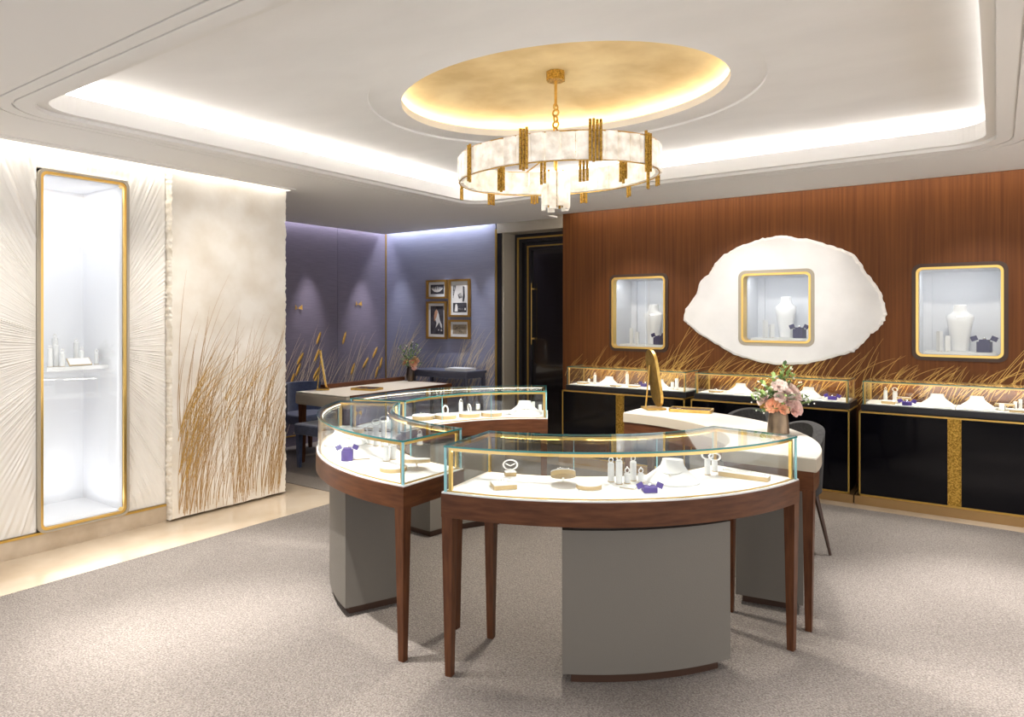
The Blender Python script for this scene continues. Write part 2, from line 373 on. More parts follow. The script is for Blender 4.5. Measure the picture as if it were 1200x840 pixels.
# lounge walls, with seams between their fabric panels
wp = B(XP-.1, XP-.012, 2.6, 7.3, 0, 2.79); wall_lounge = struct('wall_lounge_left', wp, 'purple_weave')
for y0, y1 in ((3.7, 4.95), (4.956, 5.92), (5.926, 6.757)): B(XP-.012, XP, y0, y1, .13, 2.79).build('fabric_panel', 'purple_weave', wall_lounge)
B(XP-.012, XP+.006, 3.7, 6.757, .115, .13).build('gold_strip', 'goldline', wall_lounge)
B(XP-.012, XP+.002, 3.7, 6.757, 0, .115).build('skirting', 'purple_weave', wall_lounge)
struct('wall_alcove_return', B(XP-.1, XL-.8, 3.6, 3.8, 0, 2.79), 'purple_weave')
wallb = struct('wall_lounge_back', B(XP, -4.985, YW, 7.3, 0, 2.79), 'blue_weave')
B(XP, XP+.014, YW-.014, YW, 0, 2.79).build('gold_strip', 'goldline', wallb)
B(-4.985, -4.958, YW-.012, YW+.05, 0, 2.60).build('gold_strip', 'goldline', wallb)
ww = struct('wall_wood', B(-4.035, XR, YW, YW+.02, 0, .0001), 'wood_wall')
bpy.data.objects.remove(ww)
WIN = [(-3.424, -2.788, 1.19, 1.975), (-2.019, -1.368, 1.285, 1.965), (-.568, .063, 1.195, 1.97)]
wm = MB(); xs = -4.035
for (x0, x1, z0, z1) in WIN:
    f = .03; wm.box(xs, x0+f, YW, 7.3, 0, 2.79); wm.box(x0+f, x1-f, YW, 7.3, 0, z0+f); wm.box(x0+f, x1-f, YW, 7.3, z1-f, 2.79); xs = x1-f
wm.box(xs, XR, YW, 7.3, 0, 2.79)
wall_wood = struct('wall_wood', wm, 'wood_wall')
# doorway
dw = MB(); dw.box(-4.958, -4.875, YW+.02, 7.3, 0, 2.55); struct('wall_door_jamb', dw, 'beige')
struct('trim_2', B(-4.958, -4.036, YW-.01, 7.3, 2.55, 2.79), 'beige')
struct('trim_3', B(-4.958, -4.90, YW-.004, YW+.02, 0, 2.55), 'black')
dr = struct('door_1', B(-4.875, -4.036, 7.16, 7.3, 0, 2.55), 'black')
fo = rrect(-4.86, -4.04, .02, 2.53, .004, 1)
def fr_door(i0, i1, y0, y1, name, m):
    o = [(-4.87+i0, 0.0), (-4.04, 0.0), (-4.04, 2.55-i0), (-4.87+i0, 2.55-i0)]; n_ = [(-4.87+i1, 0.0), (-4.04, 0.0), (-4.04, 2.55-i1), (-4.87+i1, 2.55-i1)]
    mb = MB(); vs = []
    mb.box(-4.87+i0, -4.87+i1, y0, y1, 0, 2.55-i0); mb.box(-4.87+i1, -4.04, y0, y1, 2.55-i1, 2.55-i0)
    return mb.build(name, m, dr)
fr_door(.0, .10, 7.02, 7.16, 'frame', 'black'); fr_door(.04, .06, 7.005, 7.02, 'gold_bead', 'goldline'); fr_door(.10, .19, 7.09, 7.16, 'frame', 'black'); fr_door(.14, .155, 7.075, 7.09, 'gold_bead', 'goldline')
B(-4.68, -4.04, 7.12, 7.16, 0, 2.36).build('panel', 'door_panel', dr)
hb = MB().tube([(-4.655, 7.06, 1.2), (-4.655, 7.06, 1.95)], .005); hb.box(-4.662, -4.648, 7.06, 7.13, 1.26, 1.28); hb.box(-4.662, -4.648, 7.06, 7.13, 1.87, 1.89); hb.build('handle', 'goldline', dr)

# ------------------------------------------------------------------ drawn grasses on the walls (inlay, one mesh each)
R = random.uniform
def blades(specs, f, wid, out=(0, 0, 0), clip=None):
    """specs: (s, z, length, lean, curl); ribbons in the wall's own plane; f(s, z) -> 3D"""
    mb = MB()
    for (s0, z0, ln, lean, curl) in specs:
        if clip:
            for _ in range(6):
                q = [s0, z0]; b_ = lean; bad = False
                for k in range(9):
                    bad = bad or clip(*q); q[0] += math.sin(b_)*ln/8; q[1] += math.cos(b_)*ln/8; b_ += curl/8
                if bad: ln *= .75
            if bad: continue
        p = [s0, z0]; a = lean; n = 8; L = []; wv = random.uniform(.7, 1.3)*wid
        for k in range(n+1):
            w_ = wv*(1-k/n)**.6+.0004; L.append((f(p[0]-w_*math.cos(a), p[1]+w_*math.sin(a)), f(p[0]+w_*math.cos(a), p[1]-w_*math.sin(a))))
            p[0] += math.sin(a)*ln/n; p[1] += math.cos(a)*ln/n; a += curl/n
        dz = R(0, .002); vs = [(q[0]+out[0]*dz, q[1]+out[1]*dz, q[2]) for pr in L for q in pr]; mb.add(vs, [(2*k, 2*k+1, 2*k+3, 2*k+2) for k in range(n)])
    return mb
R = random.uniform

# ------------------------------------------------------------------ stone slab with brushed grass
sl = thing('stone_slab', 'tall pale onyx slab with rough edges and painted brown grass', 'stone panel', (XL+.05, 3.29, 0))
SY0, SY1, SZ0, SZ1, SX = 2.78, 3.81, .012, 2.66, XL+.085
rs = random.Random(11)
def rough_outline():
    pts = []
    def side(a, b, n, amp, ax):
        for i in range(n):
            t = i/n; p = [a[0]+(b[0]-a[0])*t, a[1]+(b[1]-a[1])*t]; p[ax] += rs.uniform(-amp, amp); pts.append(tuple(p))
    side((SY0, SZ0), (SY1, SZ0), 20, .002, 1); side((SY1, SZ0), (SY1, SZ1), 150, .006, 0); side((SY1, SZ1), (SY0, SZ1), 20, .002, 1); side((SY0, SZ1), (SY0, SZ0), 150, .006, 0)
    return pts
ol = rough_outline(); inn = [((p[0]-3.295)*.984+3.295+rs.uniform(-.004, .004), (p[1]-1.36)*.992+1.36) for p in ol]
sb = MB(); n = len(ol)
sb.add([(XL-.02, *p) for p in ol]+[(XL+.055+rs.uniform(-.01, .01), *p) for p in ol]+[(SX-.004, *p) for p in inn], [(i, (i+1) % n, n+(i+1) % n, n+i) for i in range(n)]+[(n+i, n+(i+1) % n, 2*n+(i+1) % n, 2*n+i) for i in range(n)])
sb.build('rough_edge', 'stone_edge', sl, world=True)
MB().add([(SX-.004, *p) for p in inn], [tuple(range(n))]).build('face', 'stone_slab', sl, world=True)
sp = []
for _ in range(250):
    k = random.random(); s0 = R(2.84, 3.76) if k < .5 else (R(3.3, 3.77) if k < .8 else R(2.84, 3.1)); ln = R(.45, 1.35)*(1 if s0 > 3.25 or s0 < 3.0 else .72)
    if s0 > 3.45: ln *= .85
    sp.append((s0, R(.02, .12) if random.random() < .6 else R(.18, .7), ln, R(-.1, .2), R(.1, .75)))
def clamp_slab(s, z): return (SX-.0025, min(max(s, 2.80), 3.79), z)
blades(sp, clamp_slab, .0015, (1, 0)).build('painted_grass', 'grass_brown', sl, world=True, kind='stuff', label='brown and gold brushed grass strokes')
sp = [(R(2.83, 3.0), R(.2, .8), R(.4, .8), R(.1, .4), R(.3, 1.0)) for _ in range(50)]+[(R(3.2, 3.6), R(.6, 1.0), R(.2, .5), R(.2, .6), R(.2, .9)) for _ in range(26)]
blades(sp, clamp_slab, .0019, (1, 0)).build('painted_grass', 'grass_gold', sl, world=True, kind='stuff')
# wood wall inlay
sp = []
for _ in range(340):
    s0 = R(-4.02, 1.1); z0 = R(.74, .95); den = .75+.35*math.sin(s0*2.1+1.0)
    if -2.75 < s0 < -.95: ln = R(.2, .55)
    else: ln = R(.25, .75)*den
    sp.append((s0, z0, ln, R(.2, .85), R(.1, .7)))
blades(sp, lambda s, z: (max(s, -4.03), YW-.0025, z), .0017, (0, -1), lambda x, z: any(a-.04 < x < b+.04 and c-.04 < z < d+.04 for a, b, c, d in WIN)).build('grass_inlay', 'grass_gold', wall_wood, kind='stuff', label='fine gold grass inlaid in the wood')
# lounge wall embroidery
sp = [(R(5.0, 6.6), R(.1, .8), R(.35, .85), R(.2, .6), R(0, .3)) for _ in range(95)]
blades(sp, lambda s, z: (XP+.0025, min(s, 6.75), z), .0034, (1, 0)).build('grass_embroidery', 'grass_pale', wall_lounge, kind='stuff', label='pale embroidered grass stems')
sd = MB()
def on_x(u, v):
    r = (u-600)/FPX; t = XP/(r*math.cos(YAW)-math.sin(YAW)); return (t*(r*math.sin(YAW)+math.cos(YAW)), EYE-(v-V0)/FPX*t)
for (u_, v_) in ((351.5, 420), (349, 433), (373, 396), (371, 416), (370, 437), (369, 446), (350, 457), (428, 425), (441, 436), (403, 396), (413, 432), (446, 425), (439, 413), (342, 445)):
    yy, zz = on_x(u_, v_); M = Matrix.Translation((XP+.008, yy, zz)) @ Matrix.Rotation(-.5+random.uniform(-.25, .2), 4, 'X'); sd.lathe([(.003, -.085), (.016, -.055), (.020, 0), (.016, .055), (.003, .085)], n=8, sx=.4, M=M)
sd.build('seed_head', 'seed_gold', wall_lounge, kind='stuff', smooth=True)
bt = MB()
for (yy, zz) in ((5.31, 1.64), (6.26, 1.70)):
    for sg in (-1, 1): bt.add([(XP+.004, yy, zz), (XP+.02, yy+sg*.05, zz+.045), (XP+.02, yy+sg*.055, zz-.02)], [(0, 1, 2)])
bt.build('gold_butterfly', 'seed_gold', wall_lounge, label='small gold butterflies')
sp = [(R(-6.83, -6.3), R(.4, 1.0), R(.3, .7), R(.05, .5), R(.3, .9)) for _ in range(60)]+[(R(-5.6, -5.1), R(.4, .95), R(.3, .65), R(.05, .5), R(.3, .8)) for _ in range(75)]+[(R(-6.3, -5.5), R(.5, .85), R(.2, .4), R(.2, .7), R(.1, .5)) for _ in range(60)]
blades(sp, lambda s, z: (min(s, -4.99), YW-.0025, z), .0036, (0, -1)).build('grass_embroidery', 'grass_pale', wallb, kind='stuff', label='pale and gold embroidered grass')

# ------------------------------------------------------------------ tall lit niche in the plaster wall
tn = thing('display_niche', 'tall white lit wall niche with slim gold frame in the ribbed plaster', 'niche', (XL, 2.21, 0))
nb = MB(); ix = XL-.6
nb.box(ix-.02, ix, NY0, NY1, NZ0, NZ1); nb.box(ix, XL, NY0, NY0+.036, NZ0, NZ1); nb.box(ix, XL, NY1-.036, NY1, NZ0, NZ1); nb.box(ix, XL, NY0, NY1, NZ0, NZ0+.036); nb.box(ix, XL, NY0, NY1, NZ1-.036, NZ1)
nb.build('cabinet', 'niche_bright', tn, world=True)
for o_, i_, x0, x1, nm, m in ((0, .016, XL+.002, XL+.034, 'rim', 'beige'), (.016, .034, XL-.03, XL+.026, 'frame', 'gold')):
    a = rrect(NY0+o_, NY1-o_, NZ0+o_, NZ1-o_, .05-o_*.6); b = rrect(NY0+i_, NY1-i_, NZ0+i_, NZ1-i_, .05-i_*.6)
    ring_frame(MB(), a, b, lambda p, d: ((x0, x1)[d], p[0], p[1])).build(nm, m, tn, world=True)
MB().prism([(p[0], p[1]) for p in rrect(NY0+.03, NY1-.03, NZ0+.03, NZ1-.03, .035)], -.004, .004, Matrix.Translation((XL-.02, 0, 0)) @ Matrix(((0, 0, 1, 0), (1, 0, 0, 0), (0, 1, 0, 0), (0, 0, 0, 1)))).build('door', 'glass', tn, world=True)
B(XL-.02, XL+.012, NY1-.034, NY1-.02, 1.24, 1.30).build('hinge', 'gold', tn, world=True)
B(ix, XL-.20, NY0+.14, NY1-.036, 1.165, 1.19).build('shelf', 'white', tn, world=True)
area((XL-.30, 2.21, NZ1-.045), (0, 0, 0), .4, .4, 1.0, COOL); area((XL-.3, 2.21, NZ0+.06), (PI, 0, 0), .35, .35, .5, COOL); area((XL-.04, NY0+.045, 1.3), (PI/2, 0, PI/4), .03, 2.2, .7, COOL); area((XL-.04, NY1-.045, 1.3), (PI/2, 0, PI*.75), .03, 2.2, .45, COOL)

# ------------------------------------------------------------------ small jewellery displays
def RX(a): return Matrix.Rotation(a, 4, 'X')
def RY(a): return Matrix.Rotation(a, 4, 'Y')
def RZ(a): return Matrix.Rotation(a, 4, 'Z')
def ring_column(p, h, r, label, jewel=None, jl=None, square=False, group=None):
    t = thing('ring_stand', label, 'display stand', p, R(0, 1), group)
    if square: B(-r, r, -r, r, 0, h).build('column', 'white', t, bevel=.002)
    else: MB().lathe([(r, 0), (r, h-.003), (r-.003, h)], n=14).build('column', 'white', t, smooth=True)
    MB().lathe([(r*1.1, 0), (r*1.1, .003)], n=14).build('base', 'cream_gold', t)
    if jewel == 'ring':
        j = thing('ring', jl, 'ring', (p[0], p[1], p[2]+h), YAW+.3)
        MB().torus((0, 0, .012), .0105, .0028, RX(PI/2)).build('band', 'pearl', j, smooth=True); MB().ball((0, 0, .0255), .0048, 6, 4).build('gemstone', 'pearl', j)
    if jewel == 'bangle':
        j = thing('bangle', jl, 'bracelet', (p[0], p[1], p[2]+h), R(-.4, .9)+YAW)
        MB().torus((0, 0, .019), .022, .0045, RX(PI/2-.35), sx=1.15, sy=.8).build('band', 'pearl', j, smooth=True)
    return t
def block(p, sx, sy, h, rz, label, top='white', name='display_block', group=None):
    t = thing(name, label, 'display block', p, rz, group)
    B(-sx/2, sx/2, -sy/2, sy/2, 0, h-.004).build('body', 'cream_gold', t); B(-sx/2, sx/2, -sy/2, sy/2, h-.004, h).build('top', top, t, bevel=.001)
    return t
def disc(p, r, h, label, tilt=0, rz=0, foot=False, cut=None, group=None):
    t = thing('display_disc', label, 'display disc', p, rz, group)
    if foot: MB().tube([(0, r*.3, 0), (0, r*.3, .028)], .006).build('foot', 'silver', t); M = Matrix.Translation((0, 0, .03+h*.5)) @ RX(-tilt)
    else: M = Matrix.Translation((0, 0, h/2))
    def outline(rr):
        n = 26; q = [(rr*math.cos(2*PI*i/n), rr*math.sin(2*PI*i/n)) for i in range(n)]
        return [(x, min(y, cut*rr)) for x, y in q] if cut else q
    MB().prism(outline(r), -h/2, h/2-.004, M).build('side', 'cream_gold', t); MB().prism(outline(r*.995), h/2-.0038, h/2, M).build('top', 'white', t)
    return t
def trinket(p, s, label, n=5, name='jewel_set', cat='jewellery', rz=0):
    t = thing(name, label, cat, p, rz); rt = random.Random(len(label)*7+n)
    for k in range(n):
        x, y = rt.uniform(-s, s), rt.uniform(-s*.5, s*.5)
        MB().torus((x, y, .008), .0075, .0016, RX(PI/2+rt.uniform(-.6, .4)) @ RY(rt.uniform(-.6, .6)), 10, 5).build('ring', 'silver', t, smooth=True)
    return t
def bust_low(p, s, rz, label, necklace=True):
    """reclining necklace form: a wide rounded skirt that rises to a slanted neck at the back"""
    t = thing('necklace_form', label, 'necklace form', p, rz)
    secs = [(.110, .072, 0, 0), (.112, .074, 0, .006), (.106, .068, .003, .014), (.085, .052, .010, .030), (.062, .038, .020, .046), (.048, .029, .028, .060), (.043, .025, .034, .074), (.042, .024, .038, .084)]
    MB().loft([[(a*math.cos(2*PI*i/24)*s, (b*math.sin(2*PI*i/24)*(1.25 if math.sin(2*PI*i/24) < 0 else .8)+c)*s, z*s) for i in range(24)] for a, b, c, z in secs]).build('form', 'white_bust', t, smooth=True)
    if necklace:
        MB().tube([(.052*math.cos(a)*s, (.016+.040*math.sin(a)*(1.5 if math.sin(a) < 0 else .6))*s, (.050+.014*math.sin(a))*s+.001) for a in [2*PI*i/24 for i in range(24)]], .0012*s+.0004, 5, True).build('necklace', 'silver', t)
        MB().ball((0, -.052*s, .034*s), .005*s, 6, 4).build('pendant', 'silver', t)
    return t
def bust_tall(p, s, rz, label):
    t = thing('necklace_bust', label, 'necklace bust', p, rz)
    secs = [(.062, .034, 0, 0), (.064, .036, 0, .01), (.074, .042, 0, .10), (.092, .050, 0, .22), (.104, .050, 0, .285), (.102, .044, 0, .305), (.085, .040, 0, .318), (.062, .038, .002, .334), (.052, .040, .004, .352), (.050, .042, .006, .385), (.049, .041, .007, .400), (.040, .034, .007, .404)]
    MB().loft([[(a*math.cos(2*PI*i/24)*s, (b*math.sin(2*PI*i/24)+c)*s, z*s) for i in range(24)] for a, b, c, z in secs]).build('form', 'white_bust', t, smooth=True)
    MB().tube([(.060*math.cos(a)*s, (.004+.052*math.sin(a))*s, (.328+.030*math.sin(a))*s) for a in [2*PI*i/24 for i in range(24)]], .0022*s, 5, True).build('necklace', 'silver', t)
    return t
def gift_box(p, s, rz, label, m='navy', upright=True):
    """small jewel box with two lid flaps swung open"""
    t = thing('jewel_box', label, 'jewel box', p, rz)
    h = .62*s if upright else .28*s; d = .32*s
    B(-.34*s, .34*s, -d, d, 0, h).build('body', m, t, bevel=.002)
    if upright: B(-.24*s, .24*s, -d*.7, d*.7, h, h+.12*s).build('neck', m, t)
    z = h+.12*s if upright else h
    for sg in (-1, 1):
        M = Matrix.Translation((sg*.50*s, -.10*s, z+.06*s)) @ RZ(-sg*.35) @ RY(sg*.35) @ RX(-.25); o = MB().box(-.17*s, .17*s, -.05*s, .06*s, -.14*s, .14*s, M).build('lid', m, t, bevel=.0015)
        MB().box(-.13*s, .13*s, .06*s, .068*s, -.11*s, .11*s, M).build('lining', 'white', o)
    MB().ball((0, 0, z+.05*s), .10*s, 8, 5).build('jewel', 'silver', t, smooth=True)
    return t

# tall niche shelf
zs = 1.191
for k, (x, y, h, r) in enumerate(((-5.44, 2.115, .13, .017), (-5.47, 2.165, .15, .017), (-5.42, 2.185, .10, .016), (-5.58, 2.20, .20, .02), (-5.44, 2.32, .105, .015), (-5.55, 2.33, .165, .018), (-5.44, 2.42, .085, .014))):
    nm = ('leftmost', 'second', 'short third', 'tall rear', 'fifth', 'tall right rear', 'rightmost')[k]
    ring_column((x, y, zs), h, r, f'{nm} white ring column on the tall niche shelf', 'ring', f'jewelled ring on the {nm} column of the niche shelf')
t = thing('tray_mirror', 'small tilted mirrored tray on the niche shelf', 'tray', (-5.385, 2.29, zs+.002), 0)
M = RY(.75) @ Matrix.Translation((-.035, 0, 0))
MB().box(-.035, .035, -.075, .075, 0, .008, M).build('frame', 'cream_gold', t); MB().box(-.031, .031, -.071, .071, .008, .010, M).build('plate', 'white', t)

# ------------------------------------------------------------------ vitrines in the wood wall, with the agate panel
names = ('left', 'agate', 'right')
for k, (x0, x1, z0, z1) in enumerate(WIN):
    xm = (x0+x1)/2
    t = thing('vitrine', ('gold framed wall vitrine at the doorway end of the wood wall', 'gold framed square vitrine in the middle of the white agate', 'gold framed wall vitrine right of the white agate')[k], 'vitrine', (xm, YW, z0), 0, 'vitrines set in the wood wall')
    pr = .060 if k == 1 else .014
    for o_, i_, y0, y1, nm, m in ((-.018, .012, YW-pr+.004, YW+.02, 'rim', 'beige' if k == 1 else 'rim_brown'), (.012, .031, YW-pr-.006, YW+.06, 'frame', 'gold')):
        a = rrect(x0+o_, x1-o_, z0+o_, z1-o_, .055-o_*.6); b = rrect(x0+i_, x1-i_, z0+i_, z1-i_, .055-i_*.6)
        ring_frame(MB(), a, b, lambda p, d: (p[0], (y0, y1)[d], p[1])).build(nm, m, t, world=True)
    yb = YW+.46; f = .034
    cb = MB(); cb.box(x0+.02, x1-.02, yb, yb+.02, z0+.02, z1-.02); cb.box(x0+.02, x0+f, YW+.06, yb, z0+f, z1-f); cb.box(x1-f, x1-.02, YW+.06, yb, z0+f, z1-f); cb.box(x0+.02, x1-.02, YW+.06, yb, z0+.02, z0+f); cb.box(x0+.02, x1-.02, YW+.06, yb, z1-f, z1-.02)
    cb.build('interior', 'niche_white', t, world=True)
    for xa, xb in ((x0+f, x0+.10), (x1-.10, x1-f)): B(xa, xb, yb-.03, yb, z0+f, z1-f).build('side_panel', 'niche_white', t, world=True)
    B(x0+.06, x1-.06, YW+.08, yb-.06, z0+f, z0+f+.02).build('plinth', 'white', t, world=True)
    MB().box(x0+.03, x1-.03, YW+.02, YW+.026, z0+.03, z1-.03).build('door', 'glass', t, world=True)
    zp = z0+f+.021
    area((xm, YW+.10, z1-f-.004), (.25, 0, 0), .45, .05, .75, COOL)
    who = ('doorway end vitrine', 'agate vitrine', 'right hand vitrine')[k]
    bx = (.06, .02, .0)[k]
    bust_tall((xm+bx, YW+.26, zp), (1.06, .98, .98)[k], -.15, f'white necklace bust in the {who}')
    gift_box((xm+.175, YW+.13, zp), (.125, .135, .14)[k], -.2, f'navy jewel box with open lids in the {who}')
    ring_column((xm-.14, YW+.13, zp), .17, .018, f'taller white ring column left of the bust in the {who}', square=True)
    ring_column((xm-.085, YW+.16, zp), .13, .02, f'shorter white ring column beside the bust in the {who}', square=True)
AG = [(800, 375), (803, 362), (815, 345), (820, 330), (832, 318), (835, 312), (845, 300), (858, 292), (875, 285), (893, 279), (905, 277), (918, 275.5), (930, 278), (950, 280), (968, 286), (985, 291), (1000, 298), (1008, 308), (1015, 320), (1025, 331), (1032, 343), (1036, 355), (1039, 367), (1036, 375), (1030, 384), (1020, 392), (1008, 405), (1000, 412), (985, 417), (965, 422), (945, 426), (925, 427), (905, 427), (880, 422), (860, 415), (845, 407), (830, 398), (815, 388), (805, 380)]
pts = [on_y(u, v, YW-.05) for u, v in AG]; fine = []
for i in range(len(pts)):
    a, b = pts[i], pts[(i+1) % len(pts)]
    for j in range(4): t = j/4; fine.append((a[0]+(b[0]-a[0])*t+rs.uniform(-.006, .006), a[1]+(b[1]-a[1])*t+rs.uniform(-.006, .006)))
ag = thing('agate_panel', 'large white agate slice with ragged edge mounted on the wood wall', 'stone panel', (-1.7, YW-.02, 1.2))
(x0, x1, z0, z1) = WIN[1]; n = len(fine); hole = []
acx, acz = (x0+x1)/2, (z0+z1)/2
for p in fine:
    d = (p[0]-acx, p[1]-acz); kx = (x1-x0)/2-.005; kz = (z1-z0)/2-.005; k = min(kx/max(abs(d[0]), 1e-6), kz/max(abs(d[1]), 1e-6)); hole.append((acx+d[0]*k, acz+d[1]*k))
inn = [((p[0]-acx)*.972+acx+rs.uniform(-.003, .003), (p[1]-acz)*.962+acz+rs.uniform(-.003, .003)) for p in fine]
MB().loft([[(p[0], YW-.001, p[1]) for p in fine], [(p[0], YW-.035+rs.uniform(-.006, .006), p[1]) for p in fine], [(p[0], YW-.048, p[1]) for p in inn]], cap=False).build('ragged_rim', 'agate_rim', ag, world=True)
MB().loft([[(p[0], YW-.048, p[1]) for p in inn], [(p[0], YW-.05, p[1]) for p in hole]], cap=False).build('face', 'agate', ag, world=True)
spot((-1.3, 4.9, 2.63), (-1.7, 6.75, 1.6), 40, 46, .7, .04, (1, .96, .92)); spot((-2.5, 4.95, 2.63), (-2.0, 6.75, 1.6), 24, 40, .7, .04, (1, .96, .92))
spot((-3.1, 5.6, 2.63), (-3.1, 6.75, 1.3), 30, 60, .7, .04, (1, .9, .78)); spot((-.1, 5.6, 2.63), (-.1, 6.75, 1.3), 30, 60, .7, .04, (1, .9, .78))

# ------------------------------------------------------------------ black wall cabinets and the glass cases on them
CABX = [(-3.77, -2.42), (-2.36, -.997), (-.927, .403)]; CF, CTZ = 6.31, .765
where = ('by the doorway', 'in the middle under the agate', 'under the right vitrine')
for k, (x0, x1) in enumerate(CABX):
    xm = (x0+x1)/2
    t = thing('low_cabinet', 'black lacquer low cabinet with gold edging '+where[k], 'cabinet', (xm, 6.54, 0), 0, 'black cabinets along the wood wall')
    B(x0+.012, x1-.012, CF+.02, YW-.024, .07, CTZ-.004).build('body', 'black', t, world=True)
    for xa, xb in ((x0+.012, xm-.046), (xm+.046, x1-.012)): B(xa, xb, CF+.004, CF+.02, .085, CTZ-.016).build('door', 'black_gloss', t, world=True)
    B(xm-.045, xm+.045, CF, CF+.02, .085, CTZ-.012).build('centre_strip', 'hammered', t, world=True)
    e = MB(); e.box(x0, x0+.012, CF, CF+.012, .07, CTZ); e.box(x1-.012, x1, CF, CF+.012, .07, CTZ); e.box(x0, x1, CF, CF+.012, CTZ-.012, CTZ); e.box(x0, x0+.012, CF, YW-.024, CTZ-.012, CTZ); e.box(x1-.012, x1, CF, YW-.024, CTZ-.012, CTZ); e.box(x0, x1, CF, CF+.012, .07, .085)
    e.build('edging', 'goldline', t, world=True)
    B(x0-.03, x1+.03, CF-.02, YW-.024, 0, .07).build('plinth', 'bronze', t, world=True)
    # glass case
    gx0, gx1, gy0, gy1, gz0, gz1 = x0+.02, x1-.02, CF+.075, YW-.03, .815, 1.01
    c = thing('glass_case', 'long low glass display case on the black cabinet '+where[k], 'display case', (xm, 6.55, CTZ), 0, 'glass cases on the black cabinets')
    B(gx0-.012, gx1+.012, gy0-.012, gy1+.012, CTZ, gz0).build('plinth', 'black', c, world=True)
    for xa, xb in ((gx0+.012, xm-.002), (xm+.002, gx1-.012)): B(xa, xb, gy0+.012, gy1-.012, gz0, gz0+.008).build('deck_panel', 'deck_white', c, world=True)
    for xx in (gx0+.006, gx1-.020):
        for yy in (gy0+.006, gy1-.020): B(xx, xx+.014, yy, yy+.014, gz0, gz1-.006).build('post', 'gold', c, world=True)
    r_ = MB(); r_.box(gx0+.006, gx1-.006, gy0+.006, gy0+.018, gz1-.018, gz1-.006); r_.box(gx0+.006, gx1-.006, gy1-.018, gy1-.006, gz1-.018, gz1-.006); r_.box(gx0+.006, gx0+.018, gy0, gy1, gz1-.018, gz1-.006); r_.box(gx1-.018, gx1-.006, gy0, gy1, gz1-.018, gz1-.006)
    r_.build('top_rail', 'gold', c, world=True)
    for xa, xb in ((gx0, xm-.001), (xm+.001, gx1)): B(xa, xb, gy0, gy0+.005, gz0, gz1-.006).build('front_pane', 'glass', c, world=True)
    B(gx0, gx1, gy1-.005, gy1, gz0, gz1-.006).build('back_pane', 'glass', c, world=True)
    for xx in (gx0, gx1-.005): B(xx, xx+.005, gy0+.006, gy1-.006, gz0, gz1-.006).build('side_pane', 'glass', c, world=True)
    B(gx0, gx1, gy0, gy1, gz1-.006, gz1).build('top_pane', 'glass_top', c, world=True)
    e = MB(); e.box(gx0-.001, gx1+.001, gy0-.0015, gy0, gz1-.007, gz1); e.box(gx0-.0015, gx0, gy0, gy1, gz1-.007, gz1); e.box(gx1, gx1+.0015, gy0, gy1, gz1-.007, gz1)
    for xx in (gx0-.001, gx1-.004): e.box(xx, xx+.005, gy0-.0015, gy0, gz0, gz1)
    e.build('glass_edge', 'teal_edge', c, world=True)
    area((xm, gy0+.03, gz1-.02), (-.35, 0, 0), x1-x0-.1, .015, 1.8, (1, .92, .80)); area((xm, gy1-.03, gz1-.02), (.3, 0, 0), x1-x0-.1, .012, 1.6, (1, .88, .70))
zc = .824
case = ('the doorway end wall case', 'the middle wall case', 'the right wall case')
def wx(u, y=6.52): return on_y(u, 400, y)[0]
block((wx(684), 6.50, zc), .10, .08, .02, 0, 'small gold sided block at the left end of '+case[0])
ring_column((wx(688), 6.56, zc), .05, .014, 'short ring column behind the block in '+case[0]); ring_column((wx(694), 6.58, zc), .09, .016, 'tall ring column beside the first form in '+case[0], 'ring', 'ring on the tall column in '+case[0])
bust_low((wx(711), 6.55, zc), 1.0, .1, 'left white necklace form in '+case[0]); disc((wx(724), 6.47, zc), .06, .016, 'low round disc between the forms in '+case[0])
ring_column((wx(733), 6.56, zc), .12, .017, 'tallest ring column in '+case[0], 'ring', 'ring on the tallest column in '+case[0]); block((wx(745), 6.49, zc), .10, .08, .02, 0, 'gold sided block beside the purple box in '+case[0]); trinket((wx(745), 6.49, zc+.02), .03, 'rings on the block beside the purple box', 3)
gift_box((wx(752), 6.60, zc), .10, -.3, 'purple jewel box in '+case[0], 'purple_box', False); bust_low((wx(770), 6.55, zc), 1.0, .1, 'right white necklace form in '+case[0])
ring_column((wx(788), 6.52, zc), .07, .016, 'short ring column at the right end of '+case[0]); ring_column((wx(794), 6.5, zc), .11, .017, 'tall ring column at the right end of '+case[0])
block((wx(840), 6.5, zc), .11, .09, .02, 0, 'gold sided block at the left end of '+case[1]); trinket((wx(840), 6.5, zc+.02), .03, 'rings on the block in '+case[1], 3)
bust_low((wx(866), 6.55, zc), 1.05, .1, 'left white necklace form in '+case[1]); bust_low((wx(905), 6.56, zc), .9, .1, 'middle white necklace form in '+case[1]); bust_low((wx(946), 6.55, zc), 1.05, .1, 'right white necklace form in '+case[1])
gift_box((wx(976), 6.5, zc), .10, .05, 'purple jewel box with open lids in '+case[1], 'purple_box', False)
block((wx(1042), 6.48, zc), .10, .08, .025, 0, 'gold sided block at the left end of '+case[2]); ring_column((wx(1037), 6.56, zc), .10, .015, 'tall thin ring column at the left end of '+case[2], 'ring', 'ring on the thin column at the left of '+case[2]); ring_column((wx(1048), 6.57, zc), .09, .018, 'stout ring column behind the block in '+case[2], 'bangle', 'white bangle on the stout column in '+case[2])
disc((wx(1057), 6.60, zc), .06, .02, 'raised round disc behind the purple box in '+case[2], .1, 0, True); gift_box((wx(1064), 6.45, zc), .10, .05, 'purple jewel box with open lids in '+case[2], 'purple_box', False)
bust_low((wx(1098), 6.54, zc), 1.1, .05, 'left white necklace form in '+case[2]); bust_low((wx(1145), 6.53, zc), 1.1, .05, 'right white necklace form in '+case[2])
